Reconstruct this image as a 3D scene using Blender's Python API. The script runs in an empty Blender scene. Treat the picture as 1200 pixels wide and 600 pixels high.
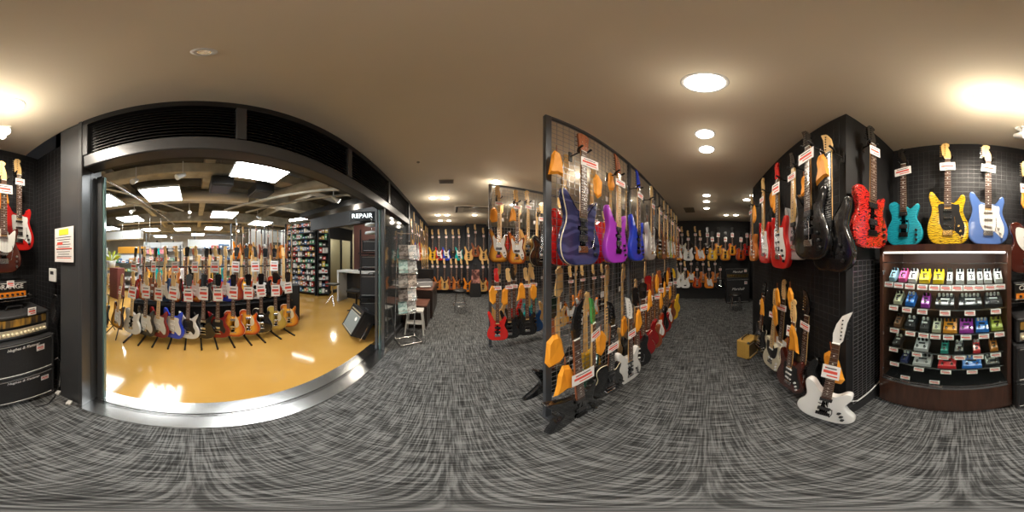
import bpy, math, random
from mathutils import Matrix, Vector, Euler
random.seed(7)
R = math.radians
sc = bpy.context.scene
COL = sc.collection
CAMZ = 1.45
CEIL = 2.65

# ------------------------------------------------------------------ pixel -> place
def az(px): return R((px - 528) * 0.3)
def x_on(Y, px):            # X where the ray through px meets the plane Y
    return Y * math.tan(az(px))
def y_on(X, px):            # Y where the ray through px meets the plane X
    return X / math.tan(az(px))
def zat(x, y, py):
    return CAMZ + math.hypot(x, y) * math.tan(R((300 - py) * 0.3))
def polar(px, d):
    return d * math.sin(az(px)), d * math.cos(az(px))
def from_floor(px, py, z=0.0):
    return polar(px, (CAMZ - z) / math.tan(R((py - 300) * 0.3)))
def from_ceiling(px, py, z=CEIL):
    return polar(px, (z - CAMZ) / math.tan(R((300 - py) * 0.3)))

# ------------------------------------------------------------------ materials
MATS = {}
def pbr(name, col, rough=0.5, metal=0.0, coat=0.0, emit=None, estr=0.0, spec=None):
    if name in MATS: return MATS[name]
    m = bpy.data.materials.new(name); m.use_nodes = True
    b = m.node_tree.nodes['Principled BSDF']
    b.inputs['Base Color'].default_value = (*col, 1)
    b.inputs['Roughness'].default_value = rough
    b.inputs['Metallic'].default_value = metal
    b.inputs['Coat Weight'].default_value = coat
    b.inputs['Coat Roughness'].default_value = 0.06
    if spec is not None: b.inputs['Specular IOR Level'].default_value = spec
    if emit:
        b.inputs['Emission Color'].default_value = (*emit, 1)
        b.inputs['Emission Strength'].default_value = estr
    m.diffuse_color = (*col, 1)
    MATS[name] = m
    return m
def nt(m): return m.node_tree, m.node_tree.nodes, m.node_tree.links, m.node_tree.nodes['Principled BSDF']
def ramp(nodes, stops, interp='LINEAR'):
    r = nodes.new('ShaderNodeValToRGB'); r.color_ramp.interpolation = interp
    e = r.color_ramp.elements
    e[0].position, e[0].color = stops[0][0], (*stops[0][1], 1)
    e[1].position, e[1].color = stops[-1][0], (*stops[-1][1], 1)
    for p, c in stops[1:-1]:
        n = e.new(p); n.color = (*c, 1)
    return r
def coords(nodes, links, scale, kind='Object', rot=(0, 0, 0)):
    t = nodes.new('ShaderNodeTexCoord'); mp = nodes.new('ShaderNodeMapping')
    mp.inputs['Scale'].default_value = scale; mp.inputs['Rotation'].default_value = rot
    links.new(t.outputs[kind], mp.inputs['Vector']); return mp
def noise_mat(name, c1, c2, scale, rough=0.5, metal=0.0, coat=0.0, lo=0.35, hi=0.65, detail=4, dist=0.0, bump=0.0):
    if name in MATS: return MATS[name]
    m = pbr(name, c1, rough, metal, coat); t, n, l, b = nt(m)
    mp = coords(n, l, scale); nz = n.new('ShaderNodeTexNoise')
    nz.inputs['Scale'].default_value = 1; nz.inputs['Detail'].default_value = detail
    nz.inputs['Distortion'].default_value = dist
    l.new(mp.outputs[0], nz.inputs['Vector'])
    r = ramp(n, [(lo, c1), (hi, c2)]); l.new(nz.outputs['Fac'], r.inputs[0]); l.new(r.outputs[0], b.inputs['Base Color'])
    if bump:
        bp = n.new('ShaderNodeBump'); bp.inputs['Strength'].default_value = bump; bp.inputs['Distance'].default_value = 0.002
        l.new(nz.outputs['Fac'], bp.inputs['Height']); l.new(bp.outputs[0], b.inputs['Normal'])
    return m
def burst_mat(name, inner, mid, edge):
    if name in MATS: return MATS[name]
    m = pbr(name, mid, 0.22, 0, 0.8); t, n, l, b = nt(m)
    a = n.new('ShaderNodeAttribute'); a.attribute_name = 'inset'
    mp = coords(n, l, (60, 60, 7)); nz = n.new('ShaderNodeTexNoise'); nz.inputs['Scale'].default_value = 1
    l.new(mp.outputs[0], nz.inputs['Vector'])
    ad = n.new('ShaderNodeMath'); ad.operation = 'MULTIPLY_ADD'; ad.inputs[1].default_value = 0.14; 
    l.new(nz.outputs['Fac'], ad.inputs[0]); l.new(a.outputs['Fac'], ad.inputs[2])
    r = ramp(n, [(0.09, edge), (0.28, mid), (0.62, inner), (1.0, inner)])
    l.new(ad.outputs[0], r.inputs[0]); l.new(r.outputs[0], b.inputs['Base Color'])
    return m
def flame_mat(name, c1, c2, scale=70, dist=9, rot=(0, 0, 0), sharp=(0.35, 0.7)):
    if name in MATS: return MATS[name]
    m = pbr(name, c1, 0.2, 0, 0.9); t, n, l, b = nt(m)
    mp = coords(n, l, (0.45, 1, 1), rot=rot)
    w = n.new('ShaderNodeTexWave'); w.bands_direction = 'Z'; w.inputs['Scale'].default_value = scale / 6.28
    w.inputs['Distortion'].default_value = dist; w.inputs['Detail'].default_value = 2.5
    w.inputs['Detail Scale'].default_value = 1.6
    l.new(mp.outputs[0], w.inputs['Vector'])
    r = ramp(n, [(sharp[0], c2), (sharp[1], c1)]); l.new(w.outputs['Fac'], r.inputs[0]); l.new(r.outputs[0], b.inputs['Base Color'])
    return m
def grain_mat(name, c1, c2, scale=(18, 18, 2.2), rough=0.3, coat=0.4):
    return noise_mat(name, c1, c2, scale, rough, 0, coat, 0.35, 0.7, 5, 1.2)

black = pbr('black_plastic', (0.012, 0.012, 0.013), 0.35)
black_metal = pbr('black_metal', (0.015, 0.015, 0.016), 0.4, 0.6)
chrome = pbr('chrome', (0.75, 0.75, 0.76), 0.18, 1.0)
steel = pbr('brushed_steel', (0.50, 0.50, 0.50), 0.24, 1.0)
gold = pbr('gold_hardware', (0.85, 0.6, 0.22), 0.25, 1.0)
white = pbr('white_plastic', (0.8, 0.8, 0.77), 0.35)
card = pbr('white_card', (0.86, 0.84, 0.82), 0.7)
ink_red = pbr('red_ink', (0.75, 0.09, 0.06), 0.7)
ink_black = pbr('black_ink', (0.03, 0.03, 0.035), 0.7)
maple = grain_mat('maple_wood', (0.78, 0.52, 0.22), (0.66, 0.40, 0.15))
rosewood = grain_mat('rosewood', (0.075, 0.032, 0.018), (0.14, 0.065, 0.035), rough=0.45, coat=0)
ebony = pbr('ebony', (0.02, 0.017, 0.015), 0.4)
fret = pbr('fret_wire', (0.7, 0.7, 0.68), 0.3, 1.0)
pearl = pbr('pearl_inlay', (0.85, 0.84, 0.78), 0.3)
grey_rack = pbr('grey_rack_metal', (0.13, 0.14, 0.155), 0.4, 0.7)
wire = pbr('wire_grid_metal', (0.42, 0.42, 0.43), 0.3, 0.9)
wire_dark = pbr('dark_wire_grid', (0.024, 0.025, 0.027), 0.5, 0.3)
cream_m = pbr('cream_plastic', (0.75, 0.66, 0.45), 0.4)
tolex = noise_mat('black_tolex', (0.010, 0.010, 0.011), (0.028, 0.028, 0.030), (260, 260, 260), 0.55, bump=0.2)
walnut = grain_mat('walnut_veneer', (0.085, 0.035, 0.02), (0.045, 0.018, 0.011), (22, 22, 1.6), 0.28, 0.35)
orange_cloth = pbr('orange_vinyl', (0.90, 0.36, 0.025), 0.5)

def F(kind, *a): return (kind,) + a
def finish(n):
    if n in MATS: return MATS[n]
    S = dict(black=(0.008, 0.008, 0.009), white=(0.82, 0.82, 0.80), red=(0.62, 0.018, 0.015), blue=(0.02, 0.06, 0.62), lakeblue=(0.10, 0.20, 0.52),
             purple=(0.42, 0.05, 0.60), cream=(0.74, 0.68, 0.50), brown=(0.075, 0.014, 0.008), orange=(0.85, 0.26, 0.02), silver=(0.62, 0.62, 0.64),
             teal=(0.01, 0.42, 0.42), pink=(0.75, 0.30, 0.28), green=(0.05, 0.32, 0.08), darkred=(0.25, 0.008, 0.01), yellow=(0.85, 0.50, 0.03), grey=(0.3, 0.3, 0.32), darkgreen=(0.01, 0.06, 0.035), deepblue=(0.01, 0.05, 0.16))
    if n in S:
        return pbr(n, S[n], 0.2, 0, 0.9) if n not in ('silver',) else pbr(n, S[n], 0.3, 0.5, 0.6)
    if n == 'sunburst': return burst_mat(n, (0.85, 0.42, 0.06), (0.42, 0.08, 0.012), (0.012, 0.006, 0.005))
    if n == 'tobacco': return burst_mat(n, (0.78, 0.40, 0.05), (0.32, 0.12, 0.015), (0.02, 0.008, 0.005))
    if n == 'honey': return burst_mat(n, (0.90, 0.45, 0.05), (0.70, 0.22, 0.02), (0.28, 0.04, 0.01))
    if n == 'cherryburst': return burst_mat(n, (0.88, 0.42, 0.04), (0.72, 0.12, 0.012), (0.35, 0.012, 0.01))
    if n == 'redburst': return burst_mat(n, (0.62, 0.10, 0.012), (0.40, 0.03, 0.01), (0.16, 0.008, 0.006))
    if n == 'lemonburst': return burst_mat(n, (0.88, 0.55, 0.05), (0.78, 0.38, 0.03), (0.45, 0.16, 0.02))
    if n == 'goldtop': return burst_mat(n, (0.62, 0.45, 0.10), (0.55, 0.38, 0.07), (0.35, 0.22, 0.04))
    if n == 'greenburst': return burst_mat(n, (0.62, 0.70, 0.08), (0.25, 0.45, 0.05), (0.02, 0.12, 0.03))
    if n == 'natural': return grain_mat(n, (0.80, 0.50, 0.18), (0.62, 0.33, 0.09))
    if n == 'mahogany': return grain_mat(n, (0.34, 0.10, 0.035), (0.20, 0.05, 0.018))
    if n == 'orangewood': return grain_mat(n, (0.72, 0.24, 0.04), (0.50, 0.13, 0.02))
    if n == 'navyquilt': return flame_mat(n, (0.055, 0.06, 0.17), (0.022, 0.025, 0.085), 30, 14, sharp=(0.2, 0.8))
    if n == 'redquilt': return flame_mat(n, (0.66, 0.022, 0.015), (0.06, 0.003, 0.003), 150, 18, sharp=(0.08, 0.6))
    if n == 'tealquilt': return flame_mat(n, (0.015, 0.42, 0.54), (0.008, 0.24, 0.35), 130, 9, sharp=(0.0, 0.8))
    if n == 'tigeryellow': return flame_mat(n, (0.90, 0.60, 0.02), (0.10, 0.05, 0.005), 150, 8, sharp=(0.05, 0.45))
    if n == 'facegraphic': return noise_mat(n, (0.70, 0.32, 0.26), (0.10, 0.04, 0.04), (9, 9, 7), 0.3, 0, 0.5, 0.40, 0.60, 2)
    raise KeyError(n)
WORD = dict(black='black', white='white', red='red', blue='bright blue', lakeblue='soft blue', purple='violet', cream='cream', brown='dark brown', orange='orange', silver='silver grey',
            teal='teal', pink='pink', green='green', darkred='deep red', yellow='yellow', grey='grey', sunburst='red-brown sunburst', tobacco='tobacco burst', honey='honey burst',
            cherryburst='cherry burst', redburst='dark cherry', lemonburst='lemon burst', goldtop='gold topped', greenburst='green burst', natural='natural wood', mahogany='brown mahogany',
            orangewood='orange wood', navyquilt='dark navy figured', redquilt='red quilted', tealquilt='turquoise flamed', tigeryellow='yellow tiger striped', facegraphic='pink picture-printed', darkgreen='dark green', deepblue='deep blue')
SHAPEWORD = dict(strat='double-cutaway guitar', super='sharp-horned guitar', tele='single-cutaway slab guitar', lp='single-cutaway carved-top guitar', sg='twin-horned guitar', offset='offset-waist guitar',
                 bass='bass guitar', angular='angular pointed guitar', semi='wide thinline guitar', acoustic='acoustic guitar')

# ------------------------------------------------------------------ mesh builder
class MB:
    def __init__(s): s.v = []; s.f = []; s.m = []; s.s = []; s.attr = {}
    def add(s, verts, faces, mi=0, smooth=False, M=None):
        o = len(s.v)
        s.v += [tuple(M @ Vector(p)) if M else tuple(p) for p in verts]
        for f in faces: s.f.append(tuple(i + o for i in f)); s.m.append(mi); s.s.append(smooth)
        return o
    def box(s, c, d, mi=0, M=None, taper=1.0):
        x, y, z = (q / 2 for q in d); t = taper
        v = [(-x, -y, -z), (x, -y, -z), (x, y, -z), (-x, y, -z), (-x * t, -y * t, z), (x * t, -y * t, z), (x * t, y * t, z), (-x * t, y * t, z)]
        v = [(a + c[0], b + c[1], e + c[2]) for a, b, e in v]
        s.add(v, [(0, 3, 2, 1), (4, 5, 6, 7), (0, 1, 5, 4), (1, 2, 6, 5), (2, 3, 7, 6), (3, 0, 4, 7)], mi, False, M); return s
    def bbox(s, c, d, r=0.01, mi=0, M=None):      # box with chamfered edges
        hx, hy, hz = (q / 2 for q in d); r = min(r, hx * .9, hy * .9, hz * .9)
        vs = []; idx = {}
        for sx in (-1, 1):
            for sy in (-1, 1):
                for sz in (-1, 1):
                    for a in range(3):
                        p = [sx * (hx - r), sy * (hy - r), sz * (hz - r)]
                        p[a] = (sx * hx, sy * hy, sz * hz)[a]
                        idx[(sx, sy, sz, a)] = len(vs); vs.append((p[0] + c[0], p[1] + c[1], p[2] + c[2]))
        fs = []
        for a in range(3):
            for sg in (-1, 1):
                q = []
                for u, w in ((-1, -1), (1, -1), (1, 1), (-1, 1)):
                    t = [0, 0, 0]; t[a] = sg; t[(a + 1) % 3] = u; t[(a + 2) % 3] = w; q.append(idx[(*t, a)])
                fs.append(tuple(q if sg > 0 else q[::-1]))
        for a in range(3):                         # edges
            b, e = (a + 1) % 3, (a + 2) % 3
            for u in (-1, 1):
                for w in (-1, 1):
                    t0 = [0, 0, 0]; t0[a] = -1; t0[b] = u; t0[e] = w; t1 = list(t0); t1[a] = 1
                    q = [idx[(*t0, b)], idx[(*t1, b)], idx[(*t1, e)], idx[(*t0, e)]]
                    fs.append(tuple(q if u * w < 0 else q[::-1]))
        for sx in (-1, 1):
            for sy in (-1, 1):
                for sz in (-1, 1):
                    q = [idx[(sx, sy, sz, a)] for a in range(3)]
                    fs.append(tuple(q if sx * sy * sz > 0 else q[::-1]))
        s.add(vs, fs, mi, False, M); return s
    def cyl(s, p0, p1, r0, r1=None, n=12, mi=0, caps=True, smooth=True):
        r1 = r0 if r1 is None else r1
        p0, p1 = Vector(p0), Vector(p1); d = (p1 - p0).normalized()
        u = d.orthogonal().normalized(); w = d.cross(u)
        v = []
        for p, r in ((p0, r0), (p1, r1)):
            for i in range(n):
                a = 2 * math.pi * i / n; v.append(tuple(p + (u * math.cos(a) + w * math.sin(a)) * r))
        s.add(v, [(i, (i + 1) % n, n + (i + 1) % n, n + i) for i in range(n)], mi, smooth and n > 5)
        if caps: s.add(v, [tuple(range(n))[::-1], tuple(range(n, 2 * n))], mi)
        return s
    def tube(s, pts, r, n=6, mi=0):
        for a, b in zip(pts, pts[1:]): s.cyl(a, b, r, n=n, mi=mi)
        return s
    def lathe(s, prof, n=20, mi=0, c=(0, 0, 0)):
        v = [(c[0] + r * math.cos(2 * math.pi * i / n), c[1] + r * math.sin(2 * math.pi * i / n), c[2] + z) for r, z in prof for i in range(n)]
        f = [(k * n + i, k * n + (i + 1) % n, (k + 1) * n + (i + 1) % n, (k + 1) * n + i) for k in range(len(prof) - 1) for i in range(n)]
        s.add(v, f, mi, True); return s
    def prism(s, pts, y0, y1, mi=0, bev=0.0, smooth=False, cap_mi=None):   # outline in XZ, front y0 < back y1
        n = len(pts); cap_mi = mi if cap_mi is None else cap_mi
        area = sum(pts[i][0] * pts[(i + 1) % n][1] - pts[(i + 1) % n][0] * pts[i][1] for i in range(n))
        if area < 0: pts = pts[::-1]
        v = [(x, y0, z) for x, z in pts] + [(x, y1, z) for x, z in pts]
        s.add(v, [tuple(range(n)), tuple(range(2 * n - 1, n - 1, -1))], cap_mi)
        s.add(v, [(i, n + i, n + (i + 1) % n, (i + 1) % n) for i in range(n)], mi, smooth)
        return s
    def mesh(s, name, mats):
        me = bpy.data.meshes.new(name); me.from_pydata(s.v, [], s.f)
        for m in mats: me.materials.append(m)
        me.polygons.foreach_set('material_index', s.m); me.polygons.foreach_set('use_smooth', s.s)
        for k, vals in s.attr.items():
            a = me.attributes.new(k, 'FLOAT', 'POINT'); a.data.foreach_set('value', vals)
        me.update(); return me

def link(name, data, parent=None, loc=(0, 0, 0), rot=(0, 0, 0), scale=None):
    o = bpy.data.objects.new(name, data); COL.objects.link(o)
    if parent: o.parent = parent
    o.location = loc; o.rotation_euler = rot
    if scale: o.scale = scale
    return o
def part(name, mb, mats, parent, loc=(0, 0, 0), rot=(0, 0, 0)):
    return link(name, mb.mesh(name, mats if isinstance(mats, (list, tuple)) else [mats]), parent, loc, rot)
def tag(o, label, cat, group=None, kind=None):
    for a_, b_ in (('black yoke', 'yoke'), ('single-cutaway ', ''), ('double-cutaway ', ''), ('carved-top ', ''), ('red-brown ', ''), (' near the partition corner', ''), (' with a long pale fretboard', ''), (' with white guard', ''), ('long pale', 'pale'), ('at the left of the', 'left on the'), (' right of the bright blue one', ''), ('further along the', 'in the')):
        if len(label.split()) > 16: label = label.replace(a_, b_)
    o['label'] = label; o['category'] = cat
    if group: o['group'] = group
    if kind: o['kind'] = kind
    return o
def thing(name, label, cat, loc=(0, 0, 0), rz=0.0, group=None, rx=0.0, ry=0.0):
    o = link(name, None, None, loc, (rx, ry, rz)); o.empty_display_size = 0.1
    return tag(o, label, cat, group)
def struct(name, mb, mats, label, cat, parent=None):
    o = part(name, mb, mats, parent)
    if not parent: tag(o, label, cat, None, 'structure')
    return o
def text(body, size, mat, parent, loc, rot=(R(90), 0, 0), shear=0.0, depth=0.0006, name='lettering', align='CENTER', squeeze=1.0):
    c = bpy.data.curves.new(name, 'FONT'); c.body = body; c.size = size; c.align_x = align; c.align_y = 'CENTER'
    c.extrude = depth; c.shear = shear; c.materials.append(mat)
    tmp = bpy.data.objects.new('tmp', c); COL.objects.link(tmp); dg = bpy.context.evaluated_depsgraph_get()
    me = bpy.data.meshes.new_from_object(tmp.evaluated_get(dg)); bpy.data.objects.remove(tmp); bpy.data.curves.remove(c)
    if not me.materials: me.materials.append(mat)
    o = link(name, me, parent, loc, rot, (squeeze, 1, 1)); return o

def thin_glass(name, tint, refl=.10):
    m = bpy.data.materials.new(name); m.use_nodes = True; n = m.node_tree.nodes; l = m.node_tree.links
    n.remove(n['Principled BSDF']); o = n['Material Output']
    tr = n.new('ShaderNodeBsdfTransparent'); tr.inputs[0].default_value = (*tint, 1)
    g = n.new('ShaderNodeBsdfGlossy'); g.inputs['Roughness'].default_value = .02
    fr = n.new('ShaderNodeFresnel'); fr.inputs[0].default_value = 1.35; mx = n.new('ShaderNodeMixShader')
    ge = n.new('ShaderNodeNewGeometry'); iv = n.new('ShaderNodeMath'); iv.operation = 'SUBTRACT'; iv.inputs[0].default_value = 1.0
    ml = n.new('ShaderNodeMath'); ml.operation = 'MULTIPLY'; l.new(ge.outputs['Backfacing'], iv.inputs[1]); l.new(iv.outputs[0], ml.inputs[0]); l.new(fr.outputs[0], ml.inputs[1])
    l.new(ml.outputs[0], mx.inputs[0]); l.new(tr.outputs[0], mx.inputs[1]); l.new(g.outputs[0], mx.inputs[2]); l.new(mx.outputs[0], o.inputs[0])
    MATS[name] = m; return m
def ordinal(i): return ['first', 'second', 'third', 'fourth', 'fifth', 'sixth', 'seventh', 'eighth', 'ninth', 'tenth', 'eleventh', 'twelfth', 'thirteenth', 'fourteenth', 'fifteenth', 'sixteenth', 'seventeenth', 'eighteenth'][i]

# ------------------------------------------------------------------ camera
cam = bpy.data.cameras.new('camera'); cam.type = 'PANO'
try: cam.panorama_type = 'EQUIRECTANGULAR'
except Exception: pass
try: cam.cycles.panorama_type = 'EQUIRECTANGULAR'
except Exception: pass
cam.clip_start = 0.01
co = bpy.data.objects.new('camera', cam); COL.objects.link(co)
co.location = (0, 0, CAMZ); co.rotation_euler = (R(90), 0, -az(600)); sc.camera = co

# ------------------------------------------------------------------ guitars
def catmull(P, n=5, corners=()):
    out = []; N = len(P)
    for i in range(N):
        p0, p1, p2, p3 = P[i - 1], P[i], P[(i + 1) % N], P[(i + 2) % N]
        if i in corners and (i + 1) % N in corners: out.append(p1); continue
        for k in range(n):
            t = k / n
            out.append(tuple(0.5 * (2 * p1[a] + (p2[a] - p0[a]) * t + (2 * p0[a] - 5 * p1[a] + 4 * p2[a] - p3[a]) * t * t + (3 * p1[a] - p0[a] - 3 * p2[a] + p3[a]) * t ** 3) for a in (0, 1)))
    return out
OUT = dict(
 strat=[(0, 0), (-.09, .005), (-.147, .042), (-.168, .115), (-.158, .185), (-.137, .245), (-.131, .30), (-.143, .35), (-.153, .405), (-.146, .447), (-.122, .450), (-.100, .415), (-.072, .372), (-.03, .352), (.03, .348), (.058, .350), (.085, .375), (.108, .415), (.130, .412), (.138, .37), (.126, .315), (.121, .27), (.135, .225), (.160, .17), (.172, .11), (.153, .042), (.10, .005)],
 super=[(0, 0), (-.09, .004), (-.148, .04), (-.168, .11), (-.156, .18), (-.132, .24), (-.127, .295), (-.141, .355), (-.155, .415), (-.150, .450), (-.130, .440), (-.102, .395), (-.072, .352), (-.03, .328), (.03, .322), (.055, .328), (.088, .362), (.118, .412), (.138, .412), (.137, .36), (.122, .30), (.118, .255), (.135, .21), (.158, .16), (.170, .105), (.152, .04), (.10, .004)],
 tele=[(0, 0), (-.09, .004), (-.148, .045), (-.161, .115), (-.142, .18), (-.116, .23), (-.117, .28), (-.138, .335), (-.133, .385), (-.085, .398), (-.045, .375), (-.028, .36), (.03, .34), (.045, .325), (.072, .318), (.098, .345), (.122, .362), (.136, .338), (.117, .27), (.114, .23), (.142, .18), (.163, .115), (.15, .045), (.09, .004)],
 lp=[(0, 0), (-.10, .010), (-.156, .055), (-.169, .122), (-.150, .185), (-.120, .235), (-.113, .28), (-.126, .33), (-.122, .378), (-.085, .405), (-.035, .402), (.026, .385), (.030, .345), (.045, .312), (.072, .305), (.098, .335), (.121, .358), (.131, .33), (.117, .275), (.120, .235), (.150, .185), (.169, .122), (.156, .055), (.10, .010)],
 sg=[(0, 0), (-.10, .012), (-.155, .055), (-.165, .12), (-.145, .185), (-.112, .24), (-.108, .29), (-.135, .355), (-.145, .40), (-.105, .372), (-.07, .325), (-.04, .31), (-.028, .31), (.028, .31), (.04, .30), (.07, .32), (.10, .365), (.135, .392), (.128, .345), (.106, .285), (.112, .24), (.145, .185), (.165, .12), (.155, .055), (.10, .012)],
 offset=[(0, 0), (-.07, .008), (-.13, .04), (-.165, .10), (-.162, .17), (-.135, .225), (-.125, .28), (-.138, .345), (-.148, .40), (-.132, .435), (-.10, .42), (-.065, .365), (-.03, .335), (.03, .32), (.06, .33), (.095, .37), (.125, .37), (.132, .32), (.115, .27), (.105, .225), (.125, .17), (.160, .12), (.168, .06), (.14, .01), (.08, -.008)],
 bass=[(0, 0), (-.09, .006), (-.140, .045), (-.156, .115), (-.142, .19), (-.115, .26), (-.112, .32), (-.132, .40), (-.15, .47), (-.142, .51), (-.112, .50), (-.085, .44), (-.058, .375), (-.03, .345), (.03, .345), (.055, .35), (.085, .38), (.108, .42), (.130, .412), (.132, .36), (.116, .305), (.110, .26), (.127, .215), (.152, .165), (.162, .11), (.146, .042), (.10, .006)],
 angular=[(.02, .10), (-.07, .06), (-.20, -.01), (-.155, .12), (-.115, .19), (-.16, .29), (-.20, .37), (-.10, .33), (-.03, .31), (.03, .31), (.08, .315), (.165, .36), (.13, .26), (.115, .19), (.16, .12), (.235, .02), (.12, .06)],
 semi=[(0, 0), (-.11, .010), (-.175, .06), (-.195, .14), (-.172, .215), (-.135, .265), (-.128, .32), (-.15, .38), (-.145, .43), (-.10, .445), (-.055, .42), (-.03, .39), (.03, .38), (.045, .35), (.07, .34), (.105, .375), (.138, .39), (.148, .35), (.130, .29), (.135, .255), (.172, .21), (.195, .14), (.175, .06), (.11, .010)],
 acoustic=[(0, 0), (-.11, .010), (-.18, .07), (-.195, .15), (-.165, .23), (-.125, .285), (-.125, .34), (-.143, .40), (-.12, .455), (-.06, .475), (0, .478), (.06, .475), (.12, .455), (.143, .40), (.125, .34), (.125, .285), (.165, .23), (.195, .15), (.18, .07), (.11, .010)])
NUT = dict(bass=.985, acoustic=.83)
ARCH = dict(lp=.010, semi=.010)
THICK = dict(acoustic=.10)
CACHE = {}
def body_mesh(shape):
    k = ('body', shape)
    if k in CACHE: return CACHE[k]
    raw = OUT[shape]
    pts = raw if shape == 'angular' else catmull(raw, 4)
    if shape == 'angular': pts = catmull(raw, 4)
    n = len(pts)
    if sum(pts[i][0] * pts[(i + 1) % n][1] - pts[(i + 1) % n][0] * pts[i][1] for i in range(n)) < 0: pts = pts[::-1]
    H = THICK.get(shape, .044) / 2; arch = ARCH.get(shape, 0.0)
    lo, hi = .10, .27
    def ring(t, y): return [(x * (1 - t), y, z + (min(max(z, lo), hi) - z) * t) for x, z in pts]
    mb = MB(); att = []
    rings = [(0.0, H - .008), (0.0, -H + .007), (.02, -H + .002), (.05, -H), (.14, -H - arch * .3), (.30, -H - arch * .7), (.55, -H - arch), (.85, -H - arch * 1.1)]
    vs = []
    for t, y in rings: vs += ring(t, y); att += [t] * n
    o = 0
    mb.v = vs
    for k2 in range(len(rings) - 1):
        for i in range(n):
            j = (i + 1) % n; a, b = k2 * n, (k2 + 1) * n
            mb.f.append((a + j, b + j, b + i, a + i)[::-1]); mb.m.append(1 if k2 == 0 else (2 if k2 == 1 else 0)); mb.s.append(True)
    a = (len(rings) - 1) * n
    mb.f.append(tuple(range(a, a + n))); mb.m.append(0); mb.s.append(True)
    vb = ring(.04, H); off = len(mb.v); mb.v += vb; att += [0] * n      # back
    for i in range(n):
        j = (i + 1) % n; mb.f.append((i, j, off + j, off + i)[::-1] if False else (j, i, off + i, off + j)[::-1]); mb.m.append(1); mb.s.append(True)
    mb.f.append(tuple(range(off + n - 1, off - 1, -1))); mb.m.append(1); mb.s.append(False)
    mb.attr['inset'] = att
    me = mb.mesh('body_' + shape, [black, black, black]); CACHE[k] = me; return me
def nutz(shape): return NUT.get(shape, .775 if shape != 'lp' else .765)
def cached(key, fn):
    if key not in CACHE: CACHE[key] = fn()
    return CACHE[key]
def jointz(shape): return {'lp': .36, 'tele': .33, 'acoustic': .44, 'semi': .37, 'bass': .35, 'strat': .34}.get(shape, .32)
def fret_face(shape, board):
    def f():
        mb = MB(); zn, zj = nutz(shape), jointz(shape) - .03; wn, wj = .021, .028
        bz = .12 if shape != 'acoustic' else .16; sl = zn - bz
        mb.prism([(-wj, zj), (wj, zj), (wn, zn), (-wn, zn)], -.0335, -.027, 0)
        for i in range(1, 22):
            z = bz + sl * 2 ** (-i / 12)
            if z < zj + .004: break
            w = wn + (wj - wn) * (zn - z) / (zn - zj)
            mb.box((0, -.0340, z), (2 * w, .0018, .0022), 1)
            if i in (3, 5, 7, 9, 12, 15, 17, 19):
                z2 = bz + sl * 2 ** (-(i - .5) / 12); mb.box((0, -.0338, z2), (.009, .0012, .009), 2)
        mb.box((0, -.031, zn), (.043, .009, .005), 2)
        return mb.mesh('fretboard', [board, fret, pearl if board is not maple else ebony])
    return cached(('fb', shape, board.name), f)
def neck_mesh(shape, wood):
    def f():
        mb = MB(); zn, zj = nutz(shape), jointz(shape) - .05; wn, wj = .021, .028
        prof = [(-1, 0), (-.93, .45), (-.6, .85), (0, 1), (.6, .85), (.93, .45), (1, 0)]
        v = []
        for z, w, d in ((zj, wj, .022), (zn, wn, .019)):
            v += [(p * w, -.0272 + q * d, z) for p, q in prof]
        n = len(prof)
        mb.add(v, [(i, i + 1, n + i + 1, n + i) for i in range(n - 1)], 0, True)
        mb.add(v, [tuple(range(n)), tuple(range(2 * n - 1, n - 1, -1)), (0, n, 2 * n - 1, n - 1)], 0)
        return mb.mesh('neck', [wood])
    return cached(('nk', shape, wood.name), f)
HEADS = dict(
 inline=([(-.021, 0), (-.028, .018), (-.043, .030), (-.048, .10), (-.052, .160), (-.040, .188), (-.012, .196), (.012, .180), (.013, .160), (.000, .145), (.006, .125), (.020, .08), (.024, .04), (.021, 0)], [(-1, .042 + i * .0245) for i in range(6)]),
 lphead=([(-.021, 0), (-.036, .018), (-.041, .09), (-.047, .155), (-.030, .165), (-.014, .176), (0, .166), (.014, .176), (.030, .165), (.047, .155), (.041, .09), (.036, .018), (.021, 0)], [(s, .04 + i * .042) for s in (-1, 1) for i in range(3)]),
 pointy=([(-.021, 0), (-.034, .020), (-.040, .08), (-.046, .14), (-.066, .205), (-.020, .185), (.012, .125), (.026, .06), (.022, .025), (.021, 0)], [(-1, .035 + i * .024) for i in range(6)]),
 revers=([(.021, 0), (.034, .020), (.040, .08), (.046, .14), (.070, .215), (.016, .180), (-.012, .125), (-.026, .06), (-.022, .025), (-.021, 0)], [(1, .035 + i * .024) for i in range(6)]),
 basshead=([(-.022, 0), (-.030, .02), (-.048, .035), (-.052, .12), (-.056, .185), (-.042, .212), (-.010, .218), (.014, .200), (.014, .178), (.002, .155), (.012, .12), (.024, .06), (.022, 0)], [(-1, .05 + i * .042) for i in range(4)]))
def head_mesh(kind, m_):
    return cached(('hd', kind, m_.name), lambda: MB().prism(HEADS[kind][0], -.029, -.015, 0).mesh('headstock', [m_]))
def tuner_mesh(side, big, m_):
    def f():
        mb = MB(); b = 1.5 if big else 1
        mb.cyl((0, -.034, 0), (0, -.012, 0), .0045 * b, n=8)
        mb.cyl((0, -.016, 0), (side * .030, -.016, 0), .0025 * b, n=6)
        mb.bbox((side * .036 * (1 + .1 * (b - 1)), -.016, 0), (.014 * b, .006 * b, .011 * b), .002)
        return mb.mesh('tuner', [m_])
    return cached(('tn', side, big, m_.name), f)
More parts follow.
